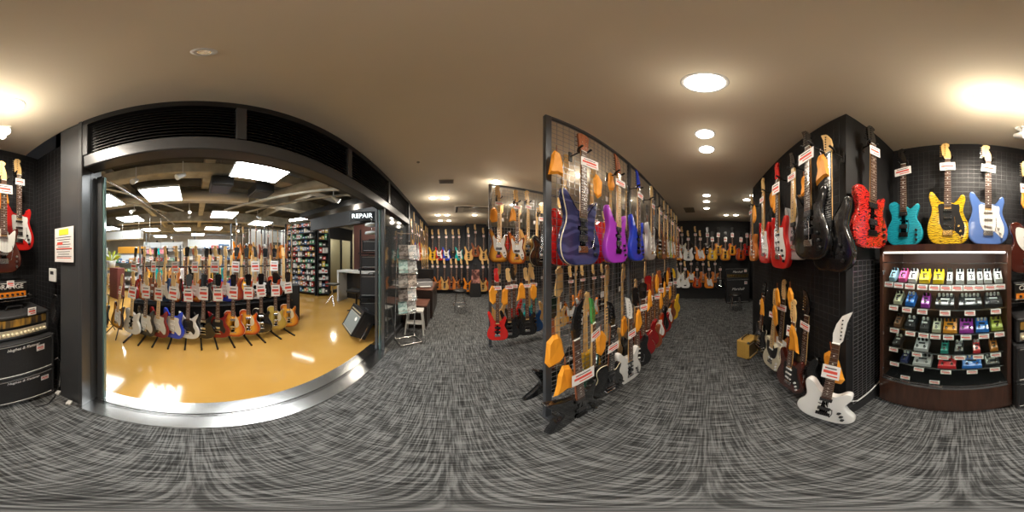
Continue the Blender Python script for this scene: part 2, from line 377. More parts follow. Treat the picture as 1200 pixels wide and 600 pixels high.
GUARD = dict(
 strat=[(-.03, .335), (.03, .335), (.06, .328), (.088, .325), (.094, .30), (.092, .265), (.108, .215), (.132, .15), (.128, .085), (.105, .065), (.075, .09), (.04, .115), (-.03, .118), (-.055, .15), (-.068, .20), (-.072, .26), (-.076, .305), (-.074, .33), (-.055, .338)],
 tele=[(-.03, .35), (.03, .335), (.045, .30), (.10, .345), (.10, .28), (.09, .22), (.06, .17), (.0, .165), (-.05, .19), (-.085, .24), (-.10, .30), (-.09, .355)],
 bass=[(-.03, .35), (.04, .345), (.085, .385), (.10, .37), (.092, .30), (.086, .255), (.105, .20), (.122, .13), (.105, .07), (.07, .09), (.04, .15), (.0, .165), (-.05, .175), (-.075, .23), (-.082, .30), (-.092, .37), (-.078, .40), (-.055, .36)],
 lp=[(.03, .32), (.032, .17), (.06, .16), (.085, .20), (.075, .27), (.05, .31)],
 offset=[(-.03, .35), (.03, .33), (.07, .34), (.11, .36), (.11, .30), (.09, .24), (.10, .17), (.125, .12), (.11, .06), (.06, .09), (-.04, .10), (-.08, .14), (-.10, .22), (-.10, .30), (-.115, .38), (-.09, .39)],
 sg=[(-.05, .30), (.05, .295), (.075, .27), (.08, .2), (.11, .14), (.09, .08), (.05, .12), (-.03, .14), (-.06, .18), (-.075, .24)])
def guard_mesh(shape, m_):
    g = GUARD.get({'super': 'strat', 'semi': 'lp', 'acoustic': 'lp', 'angular': 'sg'}.get(shape, shape))
    y = -.022 - ARCH.get(shape, 0) * 1.15 if shape != 'acoustic' else -.05
    return cached(('gd', shape, m_.name), lambda: MB().prism(catmull(g, 3), y - .0025, y + .006, 0).mesh('pickguard', [m_]))
def pickup_mesh(hum, mat_, poles=6):
    def f():
        mb = MB(); w = .070 if poles == 6 else .09
        mb.bbox((0, 0, 0), (w, .012, .036 if hum else .017), .003, 0)
        for i in range(poles):
            x = -w * .36 + i * w * .72 / (poles - 1); mb.cyl((x, -.0068, 0), (x, -.003, 0), .0022, n=6, mi=1)
        return mb.mesh('pickup', [mat_, chrome])
    return cached(('pu', hum, mat_.name, poles), f)
def bridge_mesh(kind, m_):
    def f():
        mb = MB()
        if kind == 'trem':
            mb.bbox((0, 0, 0), (.080, .006, .040), .002)
            for i in range(6): mb.box((-.027 + i * .0108, -.006, .002), (.009, .008, .022))
            mb.tube([(.034, -.004, .0), (.050, -.03, .01), (.060, -.036, .07), (.055, -.036, .12)], .0025, 6)
        elif kind == 'stop':
            mb.bbox((0, -.004, .025), (.084, .010, .010), .002); mb.bbox((0, -.004, -.018), (.098, .012, .013), .003)
            for s_ in (-1, 1):
                mb.cyl((s_ * .037, -.008, .025), (s_ * .037, .01, .025), .006, n=8); mb.cyl((s_ * .042, -.009, -.018), (s_ * .042, .01, -.018), .007, n=8)
        else:
            mb.bbox((0, 0, 0), (.082, .008, .045), .002)
            for i in range(4): mb.box((-.027 + i * .018, -.008, .0), (.014, .010, .03))
        return mb.mesh('bridge', [m_])
    return cached(('br', kind, m_.name), f)
def knob_mesh(m_):
    return cached(('kb', m_.name), lambda: MB().cyl((0, 0, 0), (0, -.014, 0), .011, .009, 14).mesh('knob', [m_]))
def tag_mesh(wd, hg, thin=False):
    def f():
        mb = MB(); mb.box((0, 0, 0), (wd, .0015, hg), 0)
        mb.box((-wd * .02, -.0013, hg * .02), (wd * .78, .001, hg * .20), 1)
        mb.box((0, -.0013, hg * .30), (wd * .62, .001, hg * .07), 2)
        mb.box((wd * .1, -.0013, -hg * .28), (wd * .6, .001, hg * .09), 1)
        mb.box((-wd * .3, -.0013, hg * .30), (wd * .1, .001, hg * .1), 1)
        return mb.mesh('price_tag', [card, ink_red, ink_black])
    return cached(('tag', wd, hg), f)
def strings_mesh(shape, n):
    def f():
        mb = MB(); zn = nutz(shape)
        for i in range(n):
            u = (i / (n - 1) - .5)
            mb.cyl((u * .054, -.0365 - ARCH.get(shape, 0), .12), (u * .034, -.0365, zn + .002), .0006 if n == 6 else .001, n=3, caps=False)
        return mb.mesh('strings', [chrome])
    return cached(('st', shape, n), f)
def setm(o, mats):
    for i, m in enumerate(mats):
        if i < len(o.material_slots): o.material_slots[i].link = 'OBJECT'; o.material_slots[i].material = m
DEF_HEAD = dict(strat='inline', super='pointy', tele='inline', lp='lphead', sg='lphead', offset='inline', bass='basshead', angular='pointy', semi='lphead', acoustic='lphead')
def guitar(shape, fin, loc, rz=0.0, detail=2, label='', group=None, guard=None, board='rosewood', head=None, headmat=None, pups='sss', puc='white', hw='chrome',
           lean=0.0, roll=0.0, tagk=(.12, .06), tagz=None, scale=1.0, tagdx=0.0, side=None):
    bm = {'rosewood': rosewood, 'maple': maple, 'ebony': ebony}[board]
    nm = maple if shape not in ('lp', 'sg', 'semi', 'acoustic', 'angular') else finish('mahogany')
    isbass = shape == 'bass'
    name = {'bass': 'bass_guitar', 'acoustic': 'acoustic_guitar'}.get(shape, 'electric_guitar')
    g = thing(name, label, name.replace('_', ' '), loc, rz, group, rx=-lean, ry=roll); g.scale = (scale,) * 3
    fm = finish(fin); b = link('body', body_mesh(shape), g)
    sidem = finish(side) if side else (finish('black') if fin in ('sunburst', 'tobacco') else finish('mahogany') if fin in ('honey', 'cherryburst', 'lemonburst', 'goldtop', 'redburst') else fm)
    bind = cream_m if (shape in ('lp', 'semi', 'acoustic')) or fin in ('navyquilt',) else fm
    setm(b, [fm, sidem, bind])
    zn = nutz(shape)
    hk = head or DEF_HEAD[shape]
    if headmat == 'auto': headmat = random.choice(['maple_wood', 'black', 'black', 'mahogany', fin])
    hm = MATS.get(headmat) or (finish(headmat) if headmat else (maple if hk in ('inline', 'basshead') else finish('black')))
    H = THICK.get(shape, .044) / 2; top = -H - ARCH.get(shape, 0)
    dy = 0 if shape != 'acoustic' else -.026
    link('neck', neck_mesh(shape, nm), g, (0, dy, 0))
    link('headstock', head_mesh(hk, hm), g, (0, dy, zn))
    if detail >= 0: link('fretboard', fret_face(shape, bm), g, (0, dy, 0))
    hwm = {'chrome': chrome, 'gold': gold, 'black': black_metal}[hw]
    if tagk:
        link('price_tag', tag_mesh(*tagk), g, (tagdx, -.043 + dy, (tagz or zn - .09)), (0, R(random.uniform(-4, 4)), R(random.uniform(-10, 10))))
    if detail >= 1 and guard:
        gm = white if guard == 'white' else cream_m if guard == 'cream' else black
        if fin == 'redburst' and guard == 'white': gm = white
        link('pickguard', guard_mesh(shape, gm), g)
    pm = {'white': white, 'black': black, 'chrome': chrome, 'cream': cream_m}[puc]
    if shape == 'acoustic':
        if detail >= 1:
            mb = MB(); mb.cyl((0, -.0525, .285), (0, -.0495, .285), .052, n=20); part('sound_hole', mb, ebony, g)
            mb = MB(); mb.bbox((0, -.056, .14), (.14, .012, .025), .003); part('bridge', mb, rosewood, g)
    elif detail >= 1:
        ptop = top - .004
        if isbass: zs = [(.205, False)] if pups == 'p' else [(.16, False), (.235, False)]
        elif pups == 'sss': zs = [(.155, False), (.215, False), (.275, False)]
        elif pups == 'hss': zs = [(.16, True), (.215, False), (.275, False)]
        elif pups == 'hsh': zs = [(.16, True), (.215, False), (.275, True)]
        elif pups == 'ss': zs = [(.15, False), (.28, False)]
        else: zs = [(.165, True), (.275, True)]
        for z, hum in zs:
            link('pickup', pickup_mesh(hum or isbass, pm, 4 if isbass else 6), g, (0, ptop - .003, z), (0, R(8) if (pups == 'sss' and z < .16) else 0, 0))
        link('bridge', bridge_mesh('bass' if isbass else 'stop' if shape in ('lp', 'sg', 'semi') else 'trem', hwm), g, (0, ptop - .001, .095 if not shape == 'lp' else .10))
    if detail >= 2:
        link('strings', strings_mesh(shape, 4 if isbass else 6), g)
        ks = {'lp': [(.10, .09), (.135, .12), (.09, .05), (.125, .075)], 'sg': [(.10, .10), (.13, .13), (.09, .06), (.12, .09)], 'semi': [(.11, .09), (.15, .12), (.09, .05), (.14, .07)]}.get(shape, [(.085, .145), (.10, .105), (.11, .065)] if shape != 'tele' else [(.11, .13), (.11, .09), (.11, .05)])
        for x, z in ks: link('knob', knob_mesh({'white': white, 'black': black, 'chrome': chrome, 'cream': gold}[puc] if hw != 'gold' else gold), g, (x, top - .002, z))
        for s_, z in HEADS[hk][1]:
            pts = HEADS[hk][0]
            link('tuner', tuner_mesh(s_, isbass, hwm), g, (s_ * .016 if hk in ('lphead',) else (s_ * .022), 0, zn + z))
    return g

def hanger_mesh():
    def f():
        mb = MB()
        mb.bbox((0, .085, 0), (.03, .01, .09), .003); mb.cyl((0, .08, 0), (0, .0, 0), .006, n=8)
        mb.tube([(-.038, -.055, .012), (-.036, -.02, 0), (-.02, 0, -.004), (.02, 0, -.004), (.036, -.02, 0), (.038, -.055, .012)], .008, 8)
        return mb.mesh('guitar_hanger', [black])
    return cached('hanger', f)
def hanger(gt, y_back, label, group):
    """black yoke hanger that carries the guitar just under its headstock"""
    z = gt.location.z + nutz_of(gt) * gt.scale.x + .012
    off = Vector((0, .0, 0)); off.rotate(Euler((0, 0, gt.rotation_euler.z)))
    o = link('guitar_hanger', hanger_mesh(), None, (gt.location.x, gt.location.y, z), (0, 0, gt.rotation_euler.z), (1, max(y_back / .085, .3), 1))
    return tag(o, label, 'guitar hanger', group)
def nutz_of(gt):
    for c in gt.children:
        if c.name.startswith('headstock'): return c.location.z
    return .77

def bag_mesh(v):
    def f():
        mb = MB()
        P = [[(-.012, 0), (-.045, -.03), (-.055, -.16), (-.030, -.205), (.035, -.190), (.058, -.150), (.040, -.04), (.014, 0)],
             [(-.014, 0), (-.035, -.05), (-.042, -.12), (-.058, -.21), (.010, -.185), (.050, -.195), (.046, -.08), (.020, -.01)],
             [(-.018, 0), (-.048, -.06), (-.040, -.17), (.000, -.215), (.048, -.175), (.050, -.05), (.018, -.005)]][v]
        n = len(P); cy = -.105
        v0 = [(x, 0, z) for x, z in P]; v1 = [(x * .72 + .004 * ((i * 7) % 3 - 1), -.011 - .004 * (i % 2), cy + (z - cy) * .8) for i, (x, z) in enumerate(P)]; v2 = [(x * .7, .008, cy + (z - cy) * .75) for x, z in P]
        mb.add(v0 + v1 + v2 + [(0, -.008, cy)], [(i, (i + 1) % n, n + (i + 1) % n, n + i) for i in range(n)] + [((i + 1) % n, i, 2 * n + i, 2 * n + (i + 1) % n) for i in range(n)] + [(n + i, n + (i + 1) % n, 3 * n) for i in range(n)] + [tuple(range(3 * n - 1, 2 * n - 1, -1))], 0, False)
        mb.cyl((0, 0, -.005), (0, .0, .05), .0025, n=5, mi=1)
        return mb.mesh('orange_bag', [orange_cloth, finish('mahogany')])
    return cached(('bag', v), f)
BAGS = 'orange soft pouches hung beside guitars'
def bag(x, y, z, rz, label, v=0, s=1.0, ry=0):
    return tag(link('soft_pouch', bag_mesh(v), None, (x, y, z), (0, ry, rz), (s, s, s)), label, 'pouch', BAGS)


# ------------------------------------------------------------------ setting materials
def carpet():
    m = pbr('carpet', (0.05, 0.05, 0.052), 0.95, spec=0.1); t, n, l, b = nt(m)
    def lines(scale, seed):
        mp = coords(n, l, scale); mp.inputs['Location'].default_value = (seed, seed * 2, 0)
        nz = n.new('ShaderNodeTexNoise'); nz.inputs['Scale'].default_value = 1; nz.inputs['Detail'].default_value = 3; nz.inputs['Distortion'].default_value = 0.25
        l.new(mp.outputs[0], nz.inputs['Vector'])
        r = ramp(n, [(0.40, (0, 0, 0)), (0.66, (1, 1, 1))]); l.new(nz.outputs['Fac'], r.inputs[0]); return r
    a, c = lines((105, 5.5, 1), 3), lines((5.5, 105, 1), 11)
    mx = n.new('ShaderNodeMix'); mx.data_type = 'RGBA'; mx.blend_type = 'ADD'; mx.inputs['Factor'].default_value = 0.85
    l.new(a.outputs[0], mx.inputs[6]); l.new(c.outputs[0], mx.inputs[7])
    fz = n.new('ShaderNodeTexNoise'); fz.inputs['Scale'].default_value = 420; mp = coords(n, l, (1, 1, 1)); l.new(mp.outputs[0], fz.inputs['Vector'])
    ad = n.new('ShaderNodeMix'); ad.data_type = 'RGBA'; ad.blend_type = 'MULTIPLY'; ad.inputs['Factor'].default_value = 0.6
    l.new(mx.outputs[2], ad.inputs[6]); l.new(fz.outputs['Fac'], ad.inputs[7])
    r = ramp(n, [(0.0, (0.022, 0.0225, 0.023)), (0.4, (0.070, 0.072, 0.073)), (0.95, (0.20, 0.205, 0.208))]); l.new(ad.outputs[2], r.inputs[0]); l.new(r.outputs[0], b.inputs['Base Color'])
    return m
carpet_m = carpet()
yellow_floor = noise_mat('amber_resin_floor', (0.56, 0.325, 0.085), (0.49, 0.27, 0.06), (1.3, 1.3, 1), 0.10, 0, 0.3, 0.3, 0.7, 4, 0.3)
ceil_m = noise_mat('cream_ceiling_paint', (0.74, 0.66, 0.51), (0.70, 0.62, 0.475), (1.2, 1.2, 1), 0.75, 0, 0, 0.3, 0.7, 3)
dark_wall = pbr('black_wall_paint', (0.010, 0.010, 0.011), 0.6)
blue_wall = pbr('charcoal_wall_paint', (0.030, 0.033, 0.042), 0.6)
column_m = pbr('charcoal_metal_cladding', (0.080, 0.083, 0.088), 0.32, 0.4)
louver_m = pbr('dark_louver_metal', (0.022, 0.022, 0.023), 0.42, 0.4)
glass_m = thin_glass('clear_glass', (.93, .97, .96))
smoked = pbr('smoked_glass', (0.045, 0.050, 0.052), 0.06, 0, 0.6)
glass_edge = pbr('green_glass_edge', (0.16, 0.27, 0.26), 0.15, 0.2, 0.5)
mall_wall = pbr('pale_grey_wall_paint', (0.50, 0.50, 0.48), 0.7)
mall_slab = noise_mat('raw_dark_ceiling', (0.045, 0.045, 0.043), (0.11, 0.105, 0.095), (1.5, 1.5, 1.5), 0.85, 0, 0, 0.35, 0.65, 4)
beam_m = noise_mat('fireproofed_beam', (0.48, 0.45, 0.37), (0.32, 0.30, 0.24), (3, 3, 3), 0.85, 0, 0, 0.35, 0.65, 4)
duct_m = pbr('galvanised_duct', (0.6, 0.58, 0.53), 0.45, 0.2)
def lampm(name, col, s): return pbr(name, (0.9, 0.9, 0.9), 0.5, emit=col, estr=s)
lens_warm = lampm('downlight_lens', (1.0, 0.93, 0.78), 12)
panel_em = lampm('panel_diffuser', (0.97, 1.0, 0.98), 22)
spot_em = lampm('spot_lens', (1.0, 0.95, 0.82), 14)

WBACK = 1.46       # display wall at y = -WBACK
XFAR = 5.42; YFAR = 6.35
# floors and ceilings
struct('floor', MB().box((2.3, 2.44, -.05), (6.7, 8.2, .1)), carpet_m, 'charcoal carpet with woven crosshatch pattern', 'floor')
mb = MB(); mb.box((-8.35, .5, -.051), (14.43, 19, .1)); struct('floor', mb, yellow_floor, 'glossy amber resin floor beyond the threshold', 'floor')
struct('ceiling', MB().box((2.34, 2.44, CEIL + .06), (6.4, 8.2, .12)), ceil_m, 'plain cream ceiling over the carpeted room', 'ceiling')
struct('ceiling', MB().box((-8.3, .5, 4.1), (14.4, 19, .2)), mall_slab, 'raw dark slab ceiling over the amber floor', 'ceiling')
# room walls
struct('wall_display', MB().box((2.2, -WBACK - .05, CEIL / 2), (6.6, .1, CEIL)), pbr('soft_black_wall', (0.015, 0.015, 0.017), 0.55), 'black wall behind the pedal case', 'wall')
struct('wall_far', MB().box((XFAR + .05, 2.44, CEIL / 2), (.1, 8.0, CEIL)), dark_wall, 'black wall at the far end of the dark aisle', 'wall')
struct('wall_bass', MB().box((2.2, YFAR + .05, CEIL / 2), (6.6, .1, CEIL)), blue_wall, 'charcoal wall behind the bass guitars', 'wall')
struct('wall_left', MB().box((-1.07, -1.2, CEIL / 2), (.1, .62, CEIL)), MATS['soft_black_wall'], 'narrow charcoal wall beside the grey column', 'wall')
struct('wall_storefront', MB().box((-1.02, 4.88, CEIL / 2), (.1, 3.05, CEIL)), blue_wall, 'charcoal wall past the glass panel with hanging guitars', 'wall')
struct('wall_column', MB().box((.95, YFAR - .2, CEIL / 2), (.75, .4, CEIL)), blue_wall, 'charcoal pillar projecting from the bass wall', 'wall')
struct('wall_partition', MB().box((1.63, -1.11, CEIL / 2), (1.94, .70, CEIL)), dark_wall, 'black partition block with guitars on two faces', 'wall')
struct('baseboard_partition', MB().box((.645, -1.1, .06), (.03, .72, .12)), pbr('dark_skirting', (.03, .03, .032), .5), 'dark skirting at the foot of the partition end', 'baseboard')
# mall walls
struct('wall_mall_far', MB().box((-15.5, .5, 2), (.1, 19, 4)), mall_wall, 'pale wall far across the amber floor', 'wall')
struct('wall_mall_south', MB().box((-8.3, -9, 2), (14.4, .1, 4)), mall_wall, 'pale wall at the south of the big shop', 'wall')
struct('wall_mall_north', MB().box((-8.3, 10, 2), (14.4, .1, 4)), mall_wall, 'pale wall at the north of the big shop', 'wall')
struct('wall_outer', MB().box((-1.17, -5.0, 2), (.06, 8.1, 4)).box((-1.17, 6.7, 2), (.06, 6.6, 4)).box((-1.17, 1.2, 3.4), (.06, 5, 1.4)), mall_wall, 'outer face of the shopfront towards the big shop', 'wall')

# storefront: column, beam with louvers, jamb, threshold
SY0, SY1, SY2 = -.70, 2.05, 3.35
c = struct('trim_1', MB().bbox((-1.0, -.83, CEIL / 2 - .002), (.28, .20, CEIL - .004), .006), column_m, 'grey metal clad column left of the shop opening', 'column')
struct('trim_2', MB().bbox((-.91, -.716, CEIL / 2), (.13, .03, CEIL - .01), .004).box((-.99, -.709, 1.05), (.09, .022, 2.1)), [column_m], 'dark jamb post of the opening beside the column', 'jamb')
b = struct('trim_3', MB().bbox((-.915, (SY0 + SY2) / 2, 2.175), (.11, SY2 - SY0, .115), .008), column_m, 'grey metal beam over the shop opening', 'beam')
m_ = MB().box((-.94, (SY0 + SY2) / 2, 2.44), (.06, SY2 - SY0, .42)); part('back_panel', m_, louver_m, b)
m_ = MB().box((-.90, (SY0 + SY2) / 2, 2.615), (.09, SY2 - SY0, .07)); part('top_rail', m_, louver_m, b)
for y in (-.69, y_on(-.86, 283 if 0 else 283), y_on(-.86, 410), y_on(-.86, 456), SY2 - .03):
    y = y if isinstance(y, float) else y
    part('divider', MB().bbox((-.89, y, 2.41), (.075, .06, .36), .004), column_m, b)
divs = [-.66, y_on(-.86, 283), y_on(-.86, 410), y_on(-.86, 456), SY2 - .05]
for a_, c_ in zip(divs, divs[1:]):
    m_ = MB(); L = c_ - a_ - .05; cy = (a_ + c_) / 2
    for k in range(10):
        z = 2.255 + k * .032
        m_.add([(-.868, cy - L / 2, z), (-.905, cy - L / 2, z + .024), (-.905, cy + L / 2, z + .024), (-.868, cy + L / 2, z), (-.868, cy - L / 2, z + .004), (-.905, cy - L / 2, z + .028), (-.905, cy + L / 2, z + .028), (-.868, cy + L / 2, z + .004)],
               [(3, 2, 1, 0), (4, 5, 6, 7), (0, 4, 7, 3)[::-1], (1, 2, 6, 5)], 0)
    part('louver_panel', m_, louver_m, b)
part('soffit', MB().box((-.975, (SY0 + SY2) / 2, 2.135), (.03, SY2 - SY0, .03)).box((-.98, (SY0 + SY2) / 2, 2.4), (.02, SY2 - SY0, .55)), louver_m, b)
th = MB(); th.box((-.885, (SY0 + SY1) / 2 + .02, .003), (.135, SY1 - SY0 + .1, .012)); th.box((-1.065, (SY0 + SY1) / 2 + .02, .003), (.145, SY1 - SY0 + .1, .012))
for k in range(3): th.box((-.965 + k * .0135 - .012, (SY0 + SY1) / 2 + .02, .002), (.0065, SY1 - SY0 + .1, .011))
struct('trim_4', th, steel, 'brushed steel threshold with sliding door tracks', 'threshold')
struct('trim_5', MB().box((-.97, (SY0 + SY1) / 2 + .02, -.0005), (.06, SY1 - SY0 + .1, .003)), black_metal, 'dark groove between the steel threshold tracks', 'threshold')
d = struct('door_1', MB().bbox((-.90, SY1 + .0, 1.06), (.05, .028, 2.12), .004).bbox((-1.0, SY1 + .0, 1.06), (.04, .028, 2.12), .004), column_m, 'sliding glass door leaf parked at the end of the opening', 'door')
part('glass_edge', MB().box((-.952, SY1 - .014, 1.06), (.012, .012, 2.1)).box((-.93, SY1 - .016, 1.06), (.006, .012, 2.1)), glass_edge, d)
part('edge_channel', MB().bbox((-.965, SY1 + .03, 1.06), (.02, .03, 2.12), .003), chrome, d)
part('pane', MB().box((-.93, (SY1 + SY2) / 2, 1.06), (.012, SY2 - SY1 - .06, 2.08)), smoked, d)
part('end_post', MB().bbox((-.91, SY2 - .02, 1.06), (.08, .05, 2.12), .004), column_m, d)
part('bottom_rail', MB().bbox((-.92, (SY1 + SY2) / 2, .05), (.05, SY2 - SY1, .09), .004), column_m, d)
d2 = struct('door_2', MB().bbox((-1.03, SY0 + .035, 1.05), (.05, .05, 2.08), .005), column_m, 'edge of the grey sliding door tucked behind the left jamb', 'door')
part('glass_edge', MB().box((-1.03, SY0 + .066, 1.05), (.03, .012, 2.06)), glass_edge, d2)
part('door_lock', MB().bbox((-.852, -.716, .82), (.012, .012, .06), .003), gold, d2)

# ------------------------------------------------------------------ wire grids and racks
def grid(mb, o, u, w, h, su=.05, sv=.05, r=.0016, mi=0):
    """wires over a w x h rectangle, origin o, horizontal direction u"""
    o, u = Vector(o), Vector(u)
    n = int(round(w / su)); k = int(round(h / sv))
    for i in range(n + 1): a = o + u * (w * i / n); mb.cyl(a, a + Vector((0, 0, h)), r, n=4, mi=mi, caps=False, smooth=False)
    for j in range(k + 1): a = o + Vector((0, 0, h * j / k)); mb.cyl(a, a + u * w, r, n=4, mi=mi, caps=False, smooth=False)
def wallgrid(o, u, w, h, label, m=wire_dark, su=.05, sv=.05, r=.0018):
    mb = MB(); grid(mb, o, u, w, h, su, sv, r); return tag(part('wire_grid_panel', mb, m, None), label, 'wire grid', 'wire grid panels fixed on the walls')
wire_mid = pbr('grey_wire_grid', (0.07, 0.07, 0.073), 0.4, 0.6)
wallgrid((.60, -WBACK + .022, .05), (-1, 0, 0), 1.55, 2.5, 'black wire grid on the wall behind the guitars over the pedal case', wire_mid)
wallgrid((-.955, -WBACK + .06, .05), (0, 1, 0), .48, 2.5, 'black wire grid on the narrow wall beside the column', wire_mid)
wallgrid((.635, -.80, .14), (0, -1, 0), .60, 1.28, 'wire grid on the end face of the black partition', wire, .05, .035, .0022)
wallgrid((.70, -.74, .15), (1, 0, 0), 1.85, 2.4, 'black wire grid on the long face of the black partition')
def rack(x0, xs, y, top, label, name='grid_rack'):
    t = thing(name, label, 'rack', (x0, y, 0), 0, 'free standing wire grid racks')
    for i, x in enumerate(xs):
        part('post', MB().bbox((x - x0, 0, top / 2), (.045, .03, top), .003).box((x - x0, 0, .012), (.05, .12, .024)), grey_rack, t)
    part('top_rail', MB().bbox(((xs[-1] - x0) / 2, 0, top - .015), (xs[-1] - x0, .028, .03), .003), grey_rack, t)
    part('bottom_rail', MB().bbox(((xs[-1] - x0) / 2, 0, .14), (xs[-1] - x0, .022, .022), .003), grey_rack, t)
    for a_, b_ in zip(xs, xs[1:]):
        m_ = MB(); grid(m_, (a_ - x0 + .02, 0, .15), (1, 0, 0), b_ - a_ - .04, top - .19, .05, .05, .0019); part('wire_panel', m_, wire, t)
    return t
RY1, RY2 = .80, 2.30
rack(.54, [.54, 1.55, 2.45, 3.35, 4.2], RY1, 2.566, 'long grey grid rack carrying the navy and violet guitars beside the dark aisle')
rack(.57, [.57, 1.6, 2.6, 3.6], RY2, 2.566, 'grey grid rack carrying bass guitars behind the first rack')

# ------------------------------------------------------------------ near rack, aisle face
NB = 'guitars on the aisle side of the first grid rack'
def hung(shape, fin, px, gy, zb, label, group, rz=0, back=.09, **k):
    x = x_on(gy, px); g = guitar(shape, fin, (x, gy, zb), rz, label=label, group=group, **k)
    hanger(g, back, 'black yoke hanger holding the ' + label, 'guitar hangers')
    return g
hung('super', 'navyquilt', 680, .69, 1.395, 'dark navy sharp-horned guitar at the near end of the first rack', NB, guard=None, board='rosewood', head='lphead', headmat='mahogany', pups='hss', puc='black', hw='chrome', tagk=(.14, .07), tagdx=.04, scale=1.0)
hung('super', 'purple', 722, .69, 1.395, 'violet sharp-horned guitar next to the navy one on the first rack', NB, board='maple', pups='hsh', puc='black', hw='black', headmat='mahogany', scale=.98)
hung('super', 'blue', 746, .69, 1.40, 'bright blue guitar beside the violet one on the first rack', NB, pups='hsh', puc='black', hw='black', headmat='blue')
hung('strat', 'silver', 762, .69, 1.40, 'silver grey guitar right of the bright blue one on the first rack', NB, pups='hss', puc='white', guard='white')
for px, f, s in [(771.5, 'black', 'super'), (777, 'mahogany', 'strat'), (781.5, 'tobacco', 'strat'), (785.5, 'greenburst', 'strat'), (789, 'orange', 'strat'), (792, 'sunburst', 'tele'), (794.4, 'darkred', 'lp')]:
    hung(s, f, px, .69, 1.40, f'{WORD[f]} {SHAPEWORD[s]} further along the upper row of the first rack', NB, guard='white' if f in ('tobacco', 'greenburst', 'orange') else None, detail=1)
# lower tier, aisle side
LB = 'guitars standing low on the aisle side of the first grid rack'
guitar('angular', 'black', (x_on(.62, 678), .62, .085), R(6), 2, 'black angular pointed guitar standing low at the rack end post', LB, head='revers', headmat='black', pups='hh', puc='black', hw='black', lean=R(3), scale=1.12, tagk=(.16, .09), tagz=.50, tagdx=.02)
guitar('super', 'darkgreen', (x_on(.70, 694), .72, .20), R(20), 1, 'dark green guitar low between two black ones on the first rack', LB, headmat='green', pups='hh', puc='black', hw='black', tagk=(.13, .07))
guitar('lp', 'black', (x_on(.64, 713), .66, .16), R(-8), 2, 'black guitar with cream edge binding low on the first rack', LB, board='ebony', headmat='black', head='pointy', pups='hh', puc='black', roll=R(3), tagk=(.13, .07), tagz=.58)
guitar('strat', 'white', (x_on(.64, 736), .64, .13), R(-10), 2, 'white double-cutaway guitar low on the first rack', LB, pups='hss', puc='black', head='pointy', headmat='white', tagk=(.11, .08), tagz=.62)
for i, (px, f, s) in enumerate([(745, 'black', 'strat'), (752, 'darkred', 'lp'), (758, 'darkred', 'sg'), (763, 'mahogany', 'tele'), (768, 'redburst', 'strat'), (772.5, 'black', 'strat'), (776.5, 'darkred', 'lp'), (780, 'sunburst', 'strat'), (783.5, 'mahogany', 'tele'), (786.5, 'yellow', 'strat'), (789.5, 'yellow', 'super')]):
    guitar(s, f, (x_on(.66, px), .66, .18 + .05 * (i % 3)), R(-35), 1, f'{WORD[f]} {SHAPEWORD[s]}, low on the first rack, {ordinal(i)} past the white one', LB, guard='white' if s in ('strat',) and i % 3 == 1 else None, headmat='auto', tagk=(.09, .07) if i % 3 else None)
# far face of near rack, seen through the wires
BB = 'guitars on the far side of the first grid rack'
for i, (x, f, s) in enumerate([(.80, 'red', 'strat'), (1.12, 'red', 'tele'), (1.42, 'orange', 'strat'), (1.78, 'sunburst', 'strat'), (2.15, 'white', 'tele'), (2.5, 'orangewood', 'lp'), (2.9, 'black', 'strat'), (3.3, 'cherryburst', 'lp'), (3.75, 'blue', 'strat')]):
    guitar(s, f, (x, .93, 1.38), R(180), 0, f'{WORD[f]} {SHAPEWORD[s]} seen from behind through the upper wires, {ordinal(i)} from the end', BB, side=f)
for i, (x, f, s) in enumerate([(.74, 'black', 'bass'), (1.05, 'yellow', 'strat'), (1.36, 'black', 'bass'), (1.70, 'natural', 'bass'), (2.05, 'orangewood', 'tele'), (2.42, 'mahogany', 'bass'), (2.8, 'orange', 'strat'), (3.2, 'darkred', 'sg'), (3.65, 'orangewood', 'bass')]):
    guitar(s, f, (x, .94, .16), R(180), 0, f'{WORD[f]} {SHAPEWORD[s]} seen from behind through the lower wires, {ordinal(i)} from the rack end', BB, side=f)
# the black body that sticks out left of the end post
guitar('angular', 'black', (.66, .90, .22), R(180), 1, 'black pointed guitar whose body juts past the rack end post', 'guitars on the far side of the first grid rack', head='lphead', headmat='black', tagk=None)
for k_, px in enumerate((748, 761, 769.5, 774.5, 778.5, 782, 785)): bag(x_on(.60, px), .60, .95 + .14 * (k_ % 3), 0, f'orange pouch hung along the low row of the first rack, {ordinal(k_)} past the white guitar', k_ % 3, 1.15)
for px, gy, z, s, v, l in [(650, .72, .98, 1.2, 0, 'orange pouch at the end post, low behind the angular black guitar'), (662, .67, .76, 1.35, 1, 'large orange pouch over the angular black guitar'), (704, .72, .86, 1.15, 2, 'orange pouch between the low black guitars'), (731, .72, .88, 1.05, 0, 'orange pouch left of the low white guitar'),
                           (652, .74, 2.15, 1.0, 1, 'orange pouch high at the rack end post'), (700, .74, 2.10, 1.0, 2, 'orange pouch between the navy and violet guitars'), (716, .74, 2.2, .9, 0, 'orange pouch behind the violet guitar'), (766, .68, .72, .9, 0, 'orange pouch halfway down the low row'), (755, .68, .80, .9, 1, 'orange pouch low, first past the white guitar'), (765, .72, 2.2, .9, 1, 'orange pouch behind the silver guitar')]:
    bag(x_on(gy, px), gy, z, 0, l, v, s)

